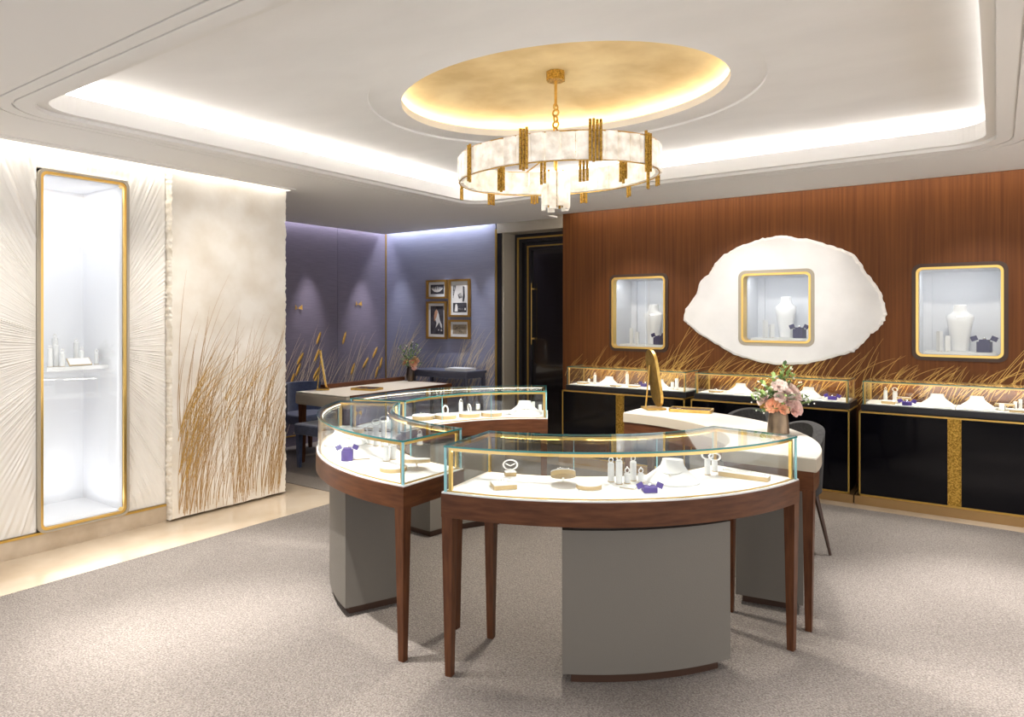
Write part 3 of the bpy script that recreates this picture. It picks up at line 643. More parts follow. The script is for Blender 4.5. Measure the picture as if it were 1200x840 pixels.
ring_column((wx(1174), 6.5, zc), .05, .018, 'short column in front of the disc in '+case[2]); disc((wx(1178), 6.56, zc), .065, .02, 'raised round disc near the right end of '+case[2], .1, 0, True); block((wx(1192), 6.46, zc), .10, .08, .02, 0, 'gold sided block near the right end of '+case[2]); ring_column((wx(1190), 6.55, zc), .07, .012, 'short thin ring column near the right end of '+case[2]); ring_column((wx(1196), 6.55, zc), .09, .012, 'thin ring column at the frame edge of '+case[2])

# ------------------------------------------------------------------ oval of display counters
def rp(t, d, z=0., o=(0, 0)):
    a = math.radians(t); return (RC[0]+o[0]+(RA-d)*math.cos(a), RC[1]+o[1]+(RB-d)*math.sin(a), z)
def sector(mb, t0, t1, d0, d1, z0, z1, o=(0, 0), n=28):
    rings = []
    for i in range(n+1):
        t = t0+(t1-t0)*i/n; rings.append([rp(t, d0, z0, o), rp(t, d1, z0, o), rp(t, d1, z1, o), rp(t, d0, z1, o)])
    return mb.loft(rings)
def leg_at(mb, t, d, o, ztop, w0=.026, w1=.015):
    c = rp(t, d, 0, o); a = math.radians(t)
    def sq(w, z): return [(c[0]+w*(x*math.cos(a)-y*math.sin(a)), c[1]+w*(x*math.sin(a)+y*math.cos(a)), z) for x, y in ((-1, -1), (1, -1), (1, 1), (-1, 1))]
    return mb.loft([sq(w1, 0.006), sq(w0, ztop)])
DZ, GZ = .79, .995
def deg(m, d=0): return math.degrees(m/((RA+RB)/2-d))
def counter_base(t, t0, t1, bt0, bt1, o, d_in):
    sector(MB(), t0, t1, .0, RD, .69, DZ, o).build('apron', 'walnut', t, world=True, smooth=True)
    for tt in (t0, t1):
        sg = 1 if t1 > t0 else -1
        e = deg(.027)*sg*(1 if tt == t0 else -1)
        for d in (.027, RD-.027):
            leg_at(MB(), tt+e*(1 if d < .1 else 1.45), d, o, .70).build('leg', 'walnut_leg', t, world=True)
    sector(MB(), bt0, bt1, .075, RD-.03, .055, .655, o, 18).build('base_panel', 'taupe', t, world=True, smooth=True)
    b0, b1 = bt0+(bt1-bt0)*.05, bt1-(bt1-bt0)*.05
    sector(MB(), b0, b1, .11, RD-.06, .006, .055, o, 14).build('plinth', 'dark_wood', t, world=True); sector(MB(), b0, b1, .10, RD-.06, .655, .69, o, 14).build('neck', 'dark_wood', t, world=True)
def glass_counter(label, t0, t1, bt0, bt1, o=(0, 0), led=12):
    tm = (t0+t1)/2; c = rp(tm, RD/2, 0, o)
    t = thing('display_counter', label, 'display counter', c, 0, 'glass topped display counters in an oval')
    counter_base(t, t0, t1, bt0, bt1, o, 0)
    sector(MB(), t0, t1, .004, RD-.004, DZ, DZ+.006, o).build('deck_border', 'white', t, world=True)
    g = deg(.022); n = 3; ts = [t0+g+(t1-t0-2*g)*i/n for i in range(n+1)]
    for i in range(n): sector(MB(), ts[i]+.06, ts[i+1]-.06, .026, RD-.026, DZ+.006, DZ+.011, o, 12).build('deck_panel', 'deck_white', t, world=True)
    tr_ = MB(); sector(tr_, t0+g*.8, t1-g*.8, .019, .025, DZ+.006, DZ+.010, o); sector(tr_, t0+g*.8, t1-g*.8, RD-.025, RD-.019, DZ+.006, DZ+.010, o)
    for tt in (t0+g*.7, t1-g*.95): sector(tr_, tt, tt+g*.25, .019, RD-.019, DZ+.006, DZ+.010, o, 1)
    tr_.build('gold_inlay', 'goldline', t, world=True)
    gi = deg(.010); zt = GZ-.008
    sector(MB(), t0+gi, t1-gi, .010, .016, DZ+.006, zt, o).build('front_pane', 'glass', t, world=True, smooth=True)
    for i in range(n): 
        a, b = t0+gi+(t1-t0-2*gi)*i/n, t0+gi+(t1-t0-2*gi)*(i+1)/n; sector(MB(), a+.05, b-.05, RD-.016, RD-.010, DZ+.006, zt, o, 10).build('back_door', 'glass', t, world=True, smooth=True)
        if i: sector(MB(), a-.06, a+.06, RD-.0165, RD-.0095, DZ+.006, zt, o, 1).build('door_edge', 'cyan_edge', t, world=True)
    for tt in (t0+gi, t1-gi-deg(.006)): sector(MB(), tt, tt+deg(.006), .017, RD-.017, DZ+.006, zt, o, 1).build('side_pane', 'glass', t, world=True)
    sector(MB(), t0+gi, t1-gi, .008, RD-.008, zt, GZ, o).build('top_pane', 'glass_top', t, world=True)
    e = MB(); sector(e, t0+gi, t1-gi, .0065, .008, zt, GZ, o); sector(e, t0+gi, t1-gi, RD-.008, RD-.0065, zt, GZ, o)
    for tt in (t0+gi-deg(.0015), t1-gi): sector(e, tt, tt+deg(.0015), .0065, RD-.0065, zt, GZ, o, 1)
    e.build('top_edge', 'teal_edge', t, world=True)
    for tt in (t0+gi, t1-gi-deg(.008)):
        for d in (.009, RD-.017): sector(MB(), tt-deg(.0005), tt+deg(.0085), d-.0005, d+.0085, DZ+.006, zt, o, 1).build('corner_edge', 'cyan_edge', t, world=True)
    gp = deg(.024)
    for tt in (t0+gp, t1-gp-deg(.014)):
        for d in (.022, RD-.036): sector(MB(), tt, tt+deg(.014), d, d+.014, DZ+.006, zt-.002, o, 1).build('post', 'gold', t, world=True)
    r_ = MB(); sector(r_, t0+gp, t1-gp, .022, .034, zt-.016, zt-.002, o); sector(r_, t0+gp, t1-gp, RD-.034, RD-.022, zt-.016, zt-.002, o)
    for tt in (t0+gp, t1-gp-deg(.010)): sector(r_, tt, tt+deg(.010), .022, RD-.022, zt-.016, zt-.002, o, 1)
    r_.build('top_rail', 'gold', t, world=True)
    l_ = MB(); sector(l_, t0+gp+1, t1-gp-1, .0345, .0375, zt-.014, zt-.008, o); l_.build('light_strip', 'led', t, world=True)
    for i in range(5):
        tt = t0+(t1-t0)*(i+.5)/5; p = rp(tt, .05, zt-.02, o); area(p, (0, math.radians(-25), math.radians(tt)), .012, .26, led/5, (1, .96, .90))
    for i in range(3):
        tt = t0+(t1-t0)*(i+.5)/3; p = rp(tt, RD-.05, zt-.02, o); area(p, (0, math.radians(25), math.radians(tt)), .012, .3, led/6, (1, .96, .90))
    return t
glass_counter('curved glass topped display counter nearest the camera on tapered walnut legs', -80.4, -9.2, -59.5, -26.8, led=1.5)
glass_counter('curved glass topped display counter at the left with a purple box inside', -157, -88.4, -148, -112.5, led=1.5)
CO = (.03, -.07)
glass_counter('curved glass topped display counter at the back of the oval facing the doorway', 122, 194.5, 140, 176, CO, led=1.5)

zd = DZ+.0115
def A3(u, v, z=zd): return (*at(u, v, z), z)
# front counter
F = 'front counter'
p = A3(590, 571); block(p, .10, .085, .022, YAW+.25, 'rectangular gold sided block at the left of the '+F); trinket((p[0], p[1], p[2]+.022), .03, 'silver rings lying on the left block of the '+F, 4, rz=YAW)
p = A3(598, 557); block(p, .05, .04, .02, YAW+.2, 'small cube block carrying a bangle in the '+F)
j = thing('bangle', 'white open bangle standing on the small block of the '+F, 'bracelet', (p[0], p[1], p[2]+.02), YAW)
MB().torus((0, 0, .03), .030, .004, RX(PI/2-.3), sx=1.1, sy=.75).build('band', 'pearl', j, smooth=True); MB().tube([(0, 0, 0), (0, .002, .012)], .003).build('foot', 'white', j); MB().tube([(-.022, 0, .036), (0, -.004, .026), (.022, 0, .036)], .003).build('clasp', 'pearl', j)
p = A3(660, 566); disc(p, .056, .022, 'tilted round gold rimmed disc with rings in the '+F, .45, YAW, True); trinket((p[0], p[1], p[2]+.053), .028, 'cluster of rings on the tilted disc of the '+F, 5, rz=YAW)
disc(A3(690, 571), .056, .020, 'low half round block in front of the ring columns of the '+F, cut=.35, rz=YAW)
for (u, v, h, r, nm) in ((716, 564, .085, .0145, 'leftmost tall'), (725.5, 567, .105, .015, 'tallest'), (735, 566, .045, .014, 'short middle'), (742, 563, .088, .0145, 'right tall'), (751, 565, .040, .014, 'short right')):
    ring_column(A3(u, v), h, r, f'{nm} white ring column in the cluster of the '+F, 'ring', f'silver ring on the {nm} column of the '+F)
block(A3(737, 571), .07, .05, .006, YAW-.5, 'thin white plate with gold edge behind the navy box of the '+F, name='display_plate')
gift_box(A3(761, 576), .085, YAW+.05, 'small violet jewel box with both lids open in the '+F, 'purple_box', False)
bust_low(A3(787, 564), 1.12, YAW-.35, 'white reclining necklace form in the '+F)
ring_column(A3(829, 556), .072, .014, 'taller bangle column at the right of the '+F, 'bangle', 'white bangle on the taller column at the right of the '+F); ring_column(A3(837.5, 552), .050, .014, 'shorter bangle column at the right of the '+F, 'bangle', 'white bangle on the shorter column at the right of the '+F)
p = A3(872, 560); block(p, .225, .05, .024, YAW-.62, 'long gold sided tray block at the right of the '+F)
nk = thing('pearl_necklace', 'string of white pearls on the long block of the '+F, 'necklace', (p[0], p[1], p[2]+.024), YAW-.62)
for k in range(22): MB().ball((-.095+.009*k, .012*math.sin(k*.9), .0042), .0042, 7, 5).build('pearl', 'pearl', nk, smooth=True)
# left counter
F = 'left counter'
gift_box(A3(407, 539), .085, YAW+.15, 'lavender cube jewel box in the '+F, 'purple_box', True)
block(A3(421, 537), .10, .075, .008, YAW+.35, 'thin square plate with gold edge in the '+F, name='display_plate')
p = A3(461, 551); disc(p, .065, .022, 'low half round block near the corner of the '+F, cut=.4, rz=YAW+.2)
p = A3(488, 549); disc(p, .068, .020, 'raised round disc on a foot at the right of the '+F, .15, YAW, True)
bust_low(A3(405, 520), 1.15, YAW+.6, 'large white reclining necklace form in the '+F)
p = A3(412, 507); block(p, .14, .07, .03, YAW-.2, 'gold sided block at the back of the '+F); trinket((p[0], p[1], p[2]+.03), .04, 'rings on the back block of the '+F, 4)
for (u, v, h, nm) in ((441, 522, .115, 'left tall'), (450, 523, .135, 'right tall'), (434, 520, .07, 'short'), (453, 540, .075, 'front left'), (461, 538, .07, 'front right')):
    ring_column(A3(u, v), h, .0165, f'{nm} white bangle column in the '+F, 'bangle', f'white bangle on the {nm} column of the '+F)
ring_column(A3(492, 521), .06, .016, 'short column by the inner glass of the '+F, 'ring', 'ring on the short inner column of the '+F)
# back counter
F = 'back counter'
for k, (u, v) in enumerate(((496, 491), (522, 490), (550, 488), (576, 487))):
    nm = ('first', 'second', 'third', 'fourth')[k]; p = A3(u, v); disc(p, .079, .030, f'{nm} gold rimmed disc from the left in the '+F)
    if k in (1, 2):
        j = thing('bangle', f'white bangle standing on the {nm} disc of the '+F, 'bracelet', (p[0], p[1], p[2]+.03), YAW+k)
        MB().torus((0, 0, .030), .032, .006, RX(PI/2-.1), sx=.9).build('band', 'pearl', j, smooth=True)
    else: trinket((p[0], p[1], p[2]+.03), .04, f'rings on the {nm} disc of the '+F, 4)
bust_low(A3(615, 485), 1.15, YAW, 'white reclining necklace form at the right end of the '+F); MB()
ring_column(A3(540, 483), .075, .016, 'tall ring column behind the discs of the '+F, 'ring', 'ring on the tall column of the '+F)
ring_column(A3(560, 480), .045, .016, 'short ring column behind the discs of the '+F); ring_column(A3(625, 482.5), .08, .014, 'ring column at the far right of the '+F); ring_column(A3(633, 483), .06, .014, 'shorter ring column at the far right of the '+F)

# curved consultation desk
t0, t1 = 90, -.5; o = (0, 0); c = rp(45, RD/2)
dk = thing('consultation_desk', 'curved white leather topped desk with walnut apron at the right of the oval', 'desk', c)
sector(MB(), -.5, 90, -.012, RD+.012, DZ, .852, o).build('slab_side', 'leather_side', dk, world=True, smooth=True)
sector(MB(), -.3, 89.8, -.010, RD+.010, .852, .857, o).build('leather_top', 'leather_pale', dk, world=True)
counter_base(dk, -.5, 90, 8, 60, o, 0)
DTZ = .858

# ------------------------------------------------------------------ things on the desk
def tabletop_mirror(p, rz, s, label):
    t = thing('tabletop_mirror', label, 'mirror', p, rz)
    M = Matrix.Translation((0, 0, .02)) @ RX(-.16) @ Matrix(((1, 0, 0, 0), (0, 0, -1, 0), (0, 1, 0, 0), (0, 0, 0, 1)))
    MB().prism(rrect(-.10*s, .10*s, 0, .42*s, .095*s, 8), -.011, .011, M).build('frame', 'brass', t, bevel=.003); MB().prism(rrect(-.088*s, .088*s, .012*s, .408*s, .085*s, 8), .0115, .0125, M).build('glass', 'mirror', t)
    B(-.075*s, .075*s, -.03*s, .11*s, 0, .014).build('base', 'brass', t, bevel=.003)
    MB().tube([(0, .10*s, .012), (0, .07*s, .32*s)], .006).build('strut', 'brass', t)
    return t
def valet_tray(p, rz, sx, sy, label):
    t = thing('jewellery_tray', label, 'tray', p, rz)
    a = rrect(-sx/2, sx/2, -sy/2, sy/2, .02); b = rrect(-sx/2+.01, sx/2-.01, -sy/2+.01, sy/2-.01, .012)
    ring_frame(MB(), a, b, lambda q, d: (q[0], q[1], (0, .022)[d])).build('rim', 'brass', t); MB().prism(b, 0, .017).build('lining', 'tray_navy', t); return t
def rose(mb, c, r, nrm):
    q = Vector(nrm).to_track_quat('Z', 'Y').to_matrix().to_4x4(); rr = random.Random(int(c[0]*9999+c[2]*777))
    for layer, (k, rad, tilt, hh) in enumerate(((3, .30, .15, .62), (4, .52, .45, .62), (5, .78, .8, .58), (6, 1.0, 1.1, .5))):
        for i in range(k):
            a = 2*PI*(i+rr.random()*.3)/k+layer; W = 1.5*rad*r*math.sin(PI/k)*1.35; rows = []
            for jv in range(4):
                v = jv/3; out = rad*r*(.25+.75*math.sin(v*PI/2*(.6+tilt*.5))) + (v**3)*r*.16*tilt; z = (v*hh-.15-.12*tilt*v*v)*r*1.25
                rows.append([Vector((out*math.cos(a)-s*W*(.35+.65*math.sin(PI*min(v+.15, 1)*.75))*math.sin(a), out*math.sin(a)+s*W*(.35+.65*math.sin(PI*min(v+.15, 1)*.75))*math.cos(a), z-abs(s)*.12*r)) for s in (-1, -.5, 0, .5, 1)])
            mb.loft([[Vector(c)+(q @ p) for p in row] for row in rows], close=False, cap=False)
    return mb
def leaf(mb, base, d, ln, wd):
    d = Vector(d).normalized(); s = d.cross(Vector((0, 0, 1)));  s = s.normalized() if s.length > .01 else Vector((1, 0, 0)); up = s.cross(d); b = Vector(base)
    mid = [b+d*ln*t+up*(-.25*ln*t*t) for t in (0, .3, .65, 1)]; ws = (.15, 1, .8, .02)
    vs = []
    for m_, w_ in zip(mid, ws): vs += [m_-s*wd*w_+up*wd*.25*w_, m_, m_+s*wd*w_+up*wd*.25*w_]
    mb.add(vs, [f for k in range(3) for f in ((3*k, 3*k+1, 3*k+4, 3*k+3), (3*k+1, 3*k+2, 3*k+5, 3*k+4))])
def bouquet(p, rz, label, vlabel, s=1.0, roses=(), dark=False, sd=1, sprays=()):
    rg = random.Random(sd)
    v = thing('vase', vlabel, 'vase', p, rz)
    if dark: prof = [(.030, 0), (.044, .02), (.050, .07), (.044, .13), (.036, .165), (.038, .175), (.033, .172), (.036, .13)]
    else: prof = [(.060, 0), (.063, .004), (.058, .07), (.050, .13), (.047, .132), (.050, .08), (.05, .02)]
    MB().lathe([(a*s, b*s) for a, b in prof], n=28).build('body', 'vase_dark' if dark else 'vase_bronze', v, smooth=True)
    top = prof[4 if dark else 3][1]*s
    b = thing('bouquet', label, 'flowers', (p[0], p[1], p[2]+top), rz)
    fol = MB(); fol2 = MB(); st = MB(); bl = MB()
    for (x, y, z) in sprays:
        P = [Vector((0, 0, -.05*s)), Vector((x*.35, y*.35, z*.55)), Vector((x, y, z))]; st.tube(P, .0018*s)
        for k in range(16):
            t = .3+.7*k/15; q = P[0].lerp(P[1], min(1, 2*t)) if t < .5 else P[1].lerp(P[2], 2*t-1)
            a = rg.uniform(0, 2*PI); leaf(fol if rg.random() < .65 else fol2, q, (math.cos(a)+x*3, math.sin(a)+y*3, .6+rg.random()), rg.uniform(.030, .055)*s, rg.uniform(.007, .012)*s)
        for k in range(3): bl.ball(P[2]+Vector((rg.uniform(-.02, .02), rg.uniform(-.02, .02), rg.uniform(-.02, .02)))*s, .005*s, 6, 4)
    for k in range(70):
        a = rg.uniform(0, 2*PI); e = rg.uniform(-.1, 1.0); r_ = rg.uniform(.03, .10)*s; q = (r_*math.cos(a), r_*math.sin(a), rg.uniform(.0, .11)*s)
        leaf(fol if rg.random() < .5 else fol2, q, (math.cos(a), math.sin(a), e), rg.uniform(.035, .065)*s, rg.uniform(.009, .017)*s)
    st.build('stems', 'stem', b); fol.build('foliage', 'leaf', b, kind='stuff'); fol2.build('foliage', 'leaf_dark', b, kind='stuff'); bl.build('small_blossoms', 'blossom', b, kind='stuff')
    for (x, y, z, r_, m) in roses:
        n_ = Vector((x, y-.03, z-.0)); rose(MB(), (x, y, z), r_, (x*1.2, y*1.2-.02, .05+z*.3)).build('rose_bloom', m, b, smooth=True)
    return b
MP = at(772, 479, DTZ); tabletop_mirror((*MP, DTZ), YAW+math.radians(99), 1.02, 'gold oval tabletop mirror seen edge on upon the white desk')
TP = at(810, 482, DTZ); valet_tray((*TP, DTZ), YAW-.42, .30, .17, 'gold rimmed tray with navy lining on the white desk')
VP = at(912, 507, DTZ)
S = 1.0
bouquet((*VP, DTZ), YAW, 'loose bouquet of pink roses and green sprigs in the bronze vase on the white desk', 'tapered bronze vase of pink roses on the white desk', 1.0,
    roses=((.085, -.06, .035, .042, 'rose'), (.035, -.07, .07, .036, 'rose'), (.03, -.06, .12, .036, 'rose_pale'), (.085, -.03, .115, .046, 'rose_pale'), (-.055, -.06, .04, .036, 'rose_peach'), (-.02, -.07, .155, .034, 'rose_pale'), (.06, -.09, .01, .026, 'rose'), (-.09, 0, .07, .034, 'rose_pale'), (.02, .06, .10, .038, 'rose'), (-.02, -.08, .09, .026, 'rose_pale'), (0, -.09, .02, .024, 'rose_peach')),
    sprays=((.03, -.02, .27), (.02, .0, .20), (-.13, -.02, .12), (-.15, 0, .07), (.16, -.02, .08), (.13, 0, .15), (.0, .08, .2), (-.08, .06, .16), (-.12, -.04, -.0), (.08, -.03, .21), (-.10, -.05, .15), (-.05, -.05, .19), (-.14, -.03, .10), (.18, -.02, .05), (.06, -.02, .24)), sd=4)

# ------------------------------------------------------------------ chairs
def felt_chair(p, rz, label):
    t = thing('upholstered_chair', label, 'chair', (*p, .009), rz, 'grey upholstered chairs at the desk')
    def shell(z0, z1, r, th, a0, a1, n=18):
        rings = []
        for i in range(n+1):
            a = math.radians(a0+(a1-a0)*i/n); k = 1-abs(2*i/n-1)**2.2; zt = z0+(z1-z0)*(.35+.65*k**.6) 
            rings.append([((r+0)*math.cos(a), (r+0)*math.sin(a)*.95, z0), ((r-th)*math.cos(a), (r-th)*math.sin(a)*.95, z0), ((r-th-.01)*math.cos(a), (r-th-.01)*math.sin(a)*.95, zt-.01), ((r-th/2+.012)*math.cos(a), (r-th/2+.012)*math.sin(a)*.95, zt), ((r+.018)*math.cos(a), (r+.018)*math.sin(a)*.95, zt-.012)])
        return MB().loft(rings)
    shell(.40, .83, .255, .045, 0, 180).build('backrest', 'grey_felt', t, smooth=True)
    MB().lathe([(.20, .36), (.232, .38), (.238, .43), (.22, .47), (.10, .485)], n=28).build('seat', 'grey_felt', t, smooth=True)
    for sx in (-1, 1):
        for sy in (-1, 1): MB().tube([(.15*sx, .15*sy, .37), (.21*sx, .21*sy, 0)], [.017, .009], 8).build('leg', 'dark_wood', t)
    return t
for (p, lb) in (((-1.17, 4.80), 'dark grey upholstered chair tucked behind the vase end of the white desk'), ((-1.59, 5.25), 'dark grey upholstered chair behind the middle of the white desk')):
    d = math.atan2(RC[1]-p[1], RC[0]-p[0]); felt_chair(p, d+PI/2, lb)

# ------------------------------------------------------------------ lounge furniture
ld = thing('lounge_desk', 'pale leather topped desk with walnut edge in the lounge alcove', 'desk', (-5.65, 5.45, .006))
B(-6.05, -5.25, 4.65, 6.25, .62, .745).build('fascia', 'leather_side', ld, world=True, bevel=.03, seg=4)
B(-6.04, -5.262, 4.66, 6.24, .745, .752).build('leather_top', 'leather_pale', ld, world=True)
B(-5.262, -5.235, 4.70, 6.25, .66, .756).build('walnut_edge', 'walnut', ld, world=True, bevel=.006)
B(-6.05, -5.25, 6.235, 6.262, .66, .756).build('walnut_edge', 'walnut', ld, world=True)
B(-6.045, -5.985, 4.98, 6.24, .752, .80).build('walnut_ledge', 'walnut', ld, world=True, bevel=.005)
for x in (-6.0, -5.31):
    for y in (4.71, 6.19): MB().loft([[(x+w_*a, y+w_*b, z) for a, b in ((-1, -1), (1, -1), (1, 1), (-1, 1))] for w_, z in ((.018, .006), (.03, .625))]).build('leg', 'walnut_leg', ld, world=True)
LZ = .753
tabletop_mirror((*at(383, 456.5, LZ), LZ), YAW+math.radians(102), .98, 'slim gold tabletop mirror on the lounge desk')
valet_tray((*at(430, 456.5, LZ), LZ), .25, .30, .20, 'gold rimmed navy tray on the lounge desk')
bouquet((*at(481, 446.5, LZ), LZ), YAW, 'small bouquet of peach flowers and dark leaves on the lounge desk', 'dark bronze vase on the lounge desk', 1.05,
    roses=((.04, -.05, .05, .042, 'rose_peach'), (.075, -.03, .09, .036, 'rose_peach'), (-.06, -.02, .06, .034, 'rose_peach'), (.05, -.06, .0, .03, 'rose')),
    dark=True, sprays=((-.06, 0, .26), (.02, 0, .30), (.12, 0, .20), (-.13, 0, .24), (.0, .03, .22), (.08, .02, .26), (-.1, -.02, .16)), sd=9)
def blue_chair(p, rz, label, low=False):
    t = thing('velvet_chair' if not low else 'velvet_stool', label, 'chair' if not low else 'stool', (*p, .006), rz)
    B(-.24, .24, -.23, .23, .34, .45).build('seat', 'velvet', t, bevel=.025, seg=3)
    if not low:
        rings = [[(x, y, z) for x, y in [(.24*math.sin(math.radians(a)), r_*math.cos(math.radians(a))) for r_, aa in ((.26, range(-80, 81, 16)), (.21, range(80, -81, -16))) for a in aa]] for z in (.36, .60, .74, .78)]
        MB().loft(rings).build('backrest', 'velvet', t, smooth=True)
    for sx in (-1, 1):
        for sy in (-1, 1): MB().loft([[(.2*sx+w_*a, .19*sy+w_*b, z) for a, b in ((-1, -1), (1, -1), (1, 1), (-1, 1))] for w_, z in ((.016, 0), (.026, .35))]).build('leg', 'velvet' if low and sy < 0 else 'walnut_leg', t)
    return t
blue_chair((-6.42, 5.10), PI/2, 'navy velvet chair with rounded back behind the lounge desk')
blue_chair((-5.62, 4.72), 0, 'navy velvet stool pushed under the near end of the lounge desk', True)
ct = thing('console_table', 'slim grey blue console table against the lounge back wall', 'table', (-5.55, 6.55, .006))
B(-6.0, -5.1, 6.36, 6.745, .855, .885).build('top', 'grey_blue', ct, world=True)
B(-5.98, -5.12, 6.38, 6.74, .80, .855).build('apron', 'grey_blue', ct, world=True)
for x in (-5.985, -5.15):
    for y in (6.365, 6.70): B(x, x+.035, y, y+.035, .006, .855).build('leg', 'grey_blue', ct, world=True)
B(-5.96, -5.14, 6.40, 6.73, .25, .28).build('lower_shelf', 'grey_blue', ct, world=True)
bk = thing('book', 'white book lying on the console table', 'book', (-5.34, 6.53, .886), .05)
B(-.16, .16, -.11, .11, 0, .006).build('cover', 'white', bk); B(-.155, .155, -.105, .105, .006, .024).build('pages', 'deck_white', bk); B(-.16, .16, -.11, .11, .024, .030).build('cover', 'white', bk)

# framed pictures
YF = YW-.03
def picture(u0, v0, u1, v1, label, art, asp=None):
    x0, zt = on_y(u0, v0, YF); x1, zb = on_y(u1, v1, YF); zt = (zt+on_y(u1, v0, YF)[1])/2; zb = (zb+on_y(u0, v1, YF)[1])/2
    xm, zm = (x0+x1)/2, (zt+zb)/2; W, Hh = (x1-x0)/2, (zt-zb)/2
    t = thing('picture_frame', label, 'picture', (xm, YW-.001, zb), 0, 'gold framed pictures on the blue wall')
    ring_frame(MB(), [(-W, -Hh), (W, -Hh), (W, Hh), (-W, Hh)], [(-W+.026, -Hh+.026), (W-.026, -Hh+.026), (W-.026, Hh-.026), (-W+.026, Hh-.026)], lambda p, d: (p[0], (-.038, -.002)[d], p[1]+Hh)).build('frame', 'frame_gold', t)
    B(-W+.02, W-.02, -.012, -.004, .02, 2*Hh-.02).build('mat_board', 'white', t)
    iw, ih = W-.026-.034, Hh-.026-.034
    y = -.0135
    def P(mb, name, m): return mb.build(name, m, t)
    def poly(pts, dy): return MB().prism([(a*iw, b*ih+Hh) for a, b in pts], 0, .0012, Matrix(((1, 0, 0, 0), (0, 0, 1, y-dy), (0, 1, 0, 0), (0, 0, 0, 1))))
    full = [(-1, -1), (1, -1), (1, 1), (-1, 1)]
    if art == 'tiara':
        P(poly(full, 0), 'print', 'photo_dark'); q = []
        for k in range(7): a = -.75+1.5*k/6; q += [(a-.08, .05-.4*(1-a*a)+.25), (a, .75-.35*abs(a)), (a+.08, .05-.4*(1-a*a)+.25)]
        q += [(.75, -.05), (.4, -.5), (0, -.62), (-.4, -.5), (-.75, -.05)]; P(poly(q, .002), 'printed_tiara', 'photo_light')
    elif art == 'dancer':
        P(poly(full, 0), 'print', 'photo_dark'); P(poly([(-.15, .55), (.1, .68), (.3, .4), (.5, -.05), (.75, -.3), (.8, -.6), (.6, -.5), (.35, -.15), (.1, -.35), (-.2, -.55), (-.05, -.2), (-.3, .1)], .002), 'printed_figure', 'photo_light')
        P(poly([(-.3, .6), (-.05, .78), (.15, .55), (-.05, .2), (-.4, -.1), (-.42, .3)], .003), 'printed_hair', 'skin_print'); P(poly([(.2, -.75), (.35, -.75), (.35, -.65), (.2, -.65)], .002), 'printed_detail', 'photo_light'); P(poly([(.6, -.78), (.8, -.78), (.8, -.66), (.6, -.66)], .002), 'printed_detail', 'photo_light')
    elif art == 'street':
        P(poly([(-1, -.32), (1, -.32), (1, 1), (-1, 1)], 0), 'print', 'photo_light'); P(poly([(-1, -1), (1, -1), (1, -.34), (-1, -.34)], .0), 'print', 'photo_dark')
        P(poly([(-1, .9), (-.55, .9), (-.6, .7), (-.85, .3), (-.95, .0), (-1, 0)], .002), 'printed_shade', 'photo_grey'); P(poly([(.45, .85), (.7, .8), (.75, .1), (.6, -.25), (.4, -.25), (.5, .3)], .002), 'printed_shade', 'photo_dark'); P(poly([(-.3, .25), (.2, .4), (.4, .05), (-.1, -.05)], .002), 'printed_shade', 'photo_grey')
        P(poly([(-.75, -.95), (-.3, -.95), (-.3, -.6), (-.4, -.45), (-.55, -.4), (-.65, -.5)], .002), 'printed_figure', 'photo_light'); P(poly([(-.2, -.85), (.5, -.85), (.5, -.72), (-.2, -.72)], .002), 'printed_detail', 'photo_grey'); P(poly([(.7, -.85), (.9, -.85), (.9, -.7), (.7, -.7)], .002), 'printed_detail', 'photo_light')
    else:
        P(poly(full, 0), 'print', 'photo_sepia'); mb = MB(); rg = random.Random(5)
        for k in range(9):
            x, z = rg.uniform(-.6, .6), rg.uniform(-.5, .5); mb.tube([((x-.2)*iw, y-.002, (z-.1)*ih+Hh), (x*iw, y-.002, (z+.12)*ih+Hh), ((x+.25)*iw, y-.002, (z+rg.uniform(-.1, .3))*ih+Hh)], .0016, 4)
        P(mb, 'printed_sketch', 'photo_dark')
picture(499.6, 328, 523.3, 350, 'small gold framed photo of a jewelled tiara at the upper left', 'tiara')
picture(525.7, 327, 550.3, 371.4, 'tall gold framed black and white photo at the upper right', 'street')
picture(499.6, 353, 522.9, 397, 'tall gold framed picture of a figure on black at the lower left', 'dancer')
picture(525.4, 374.6, 550.3, 397, 'small gold framed sepia sketch at the lower right', 'sketch')
for (x_, p_) in ((-6.55, 22), (-5.75, 34), (-5.42, 30), (-5.02, 22)):
    spot((x_, 6.44, 2.63), (x_, 6.78, .95), p_, 40, 1, .02, (.86, .9, 1))
for (y_, p_) in ((5.45, 48), (6.32, 48)):
    spot((-6.54, y_, 2.63), (-6.86, y_, .85), p_, 36, 1, .02, (.97, .92, 1))
spot((-5.6, 5.3, 2.63), (-5.6, 5.3, 0), 60, 70, .7, .03)
spot((-4.35, 2.95, 2.63), (-5.1, 3.3, .8), 13, 110, 1, .03, (1, .93, .84)); spot((-4.4, 3.5, 2.63), (-4.95, 3.5, 0), 26, 40, .9, .03, (1, .93, .84)); spot((-4.35, 1.6, 2.63), (-5.1, 1.6, .9), 22, 80, 1, .03, (1, .93, .84)); spot((-4.35, 2.6, 2.63), (-5.1, 2.6, .9), 13, 70, 1, .03, (1, .93, .84))

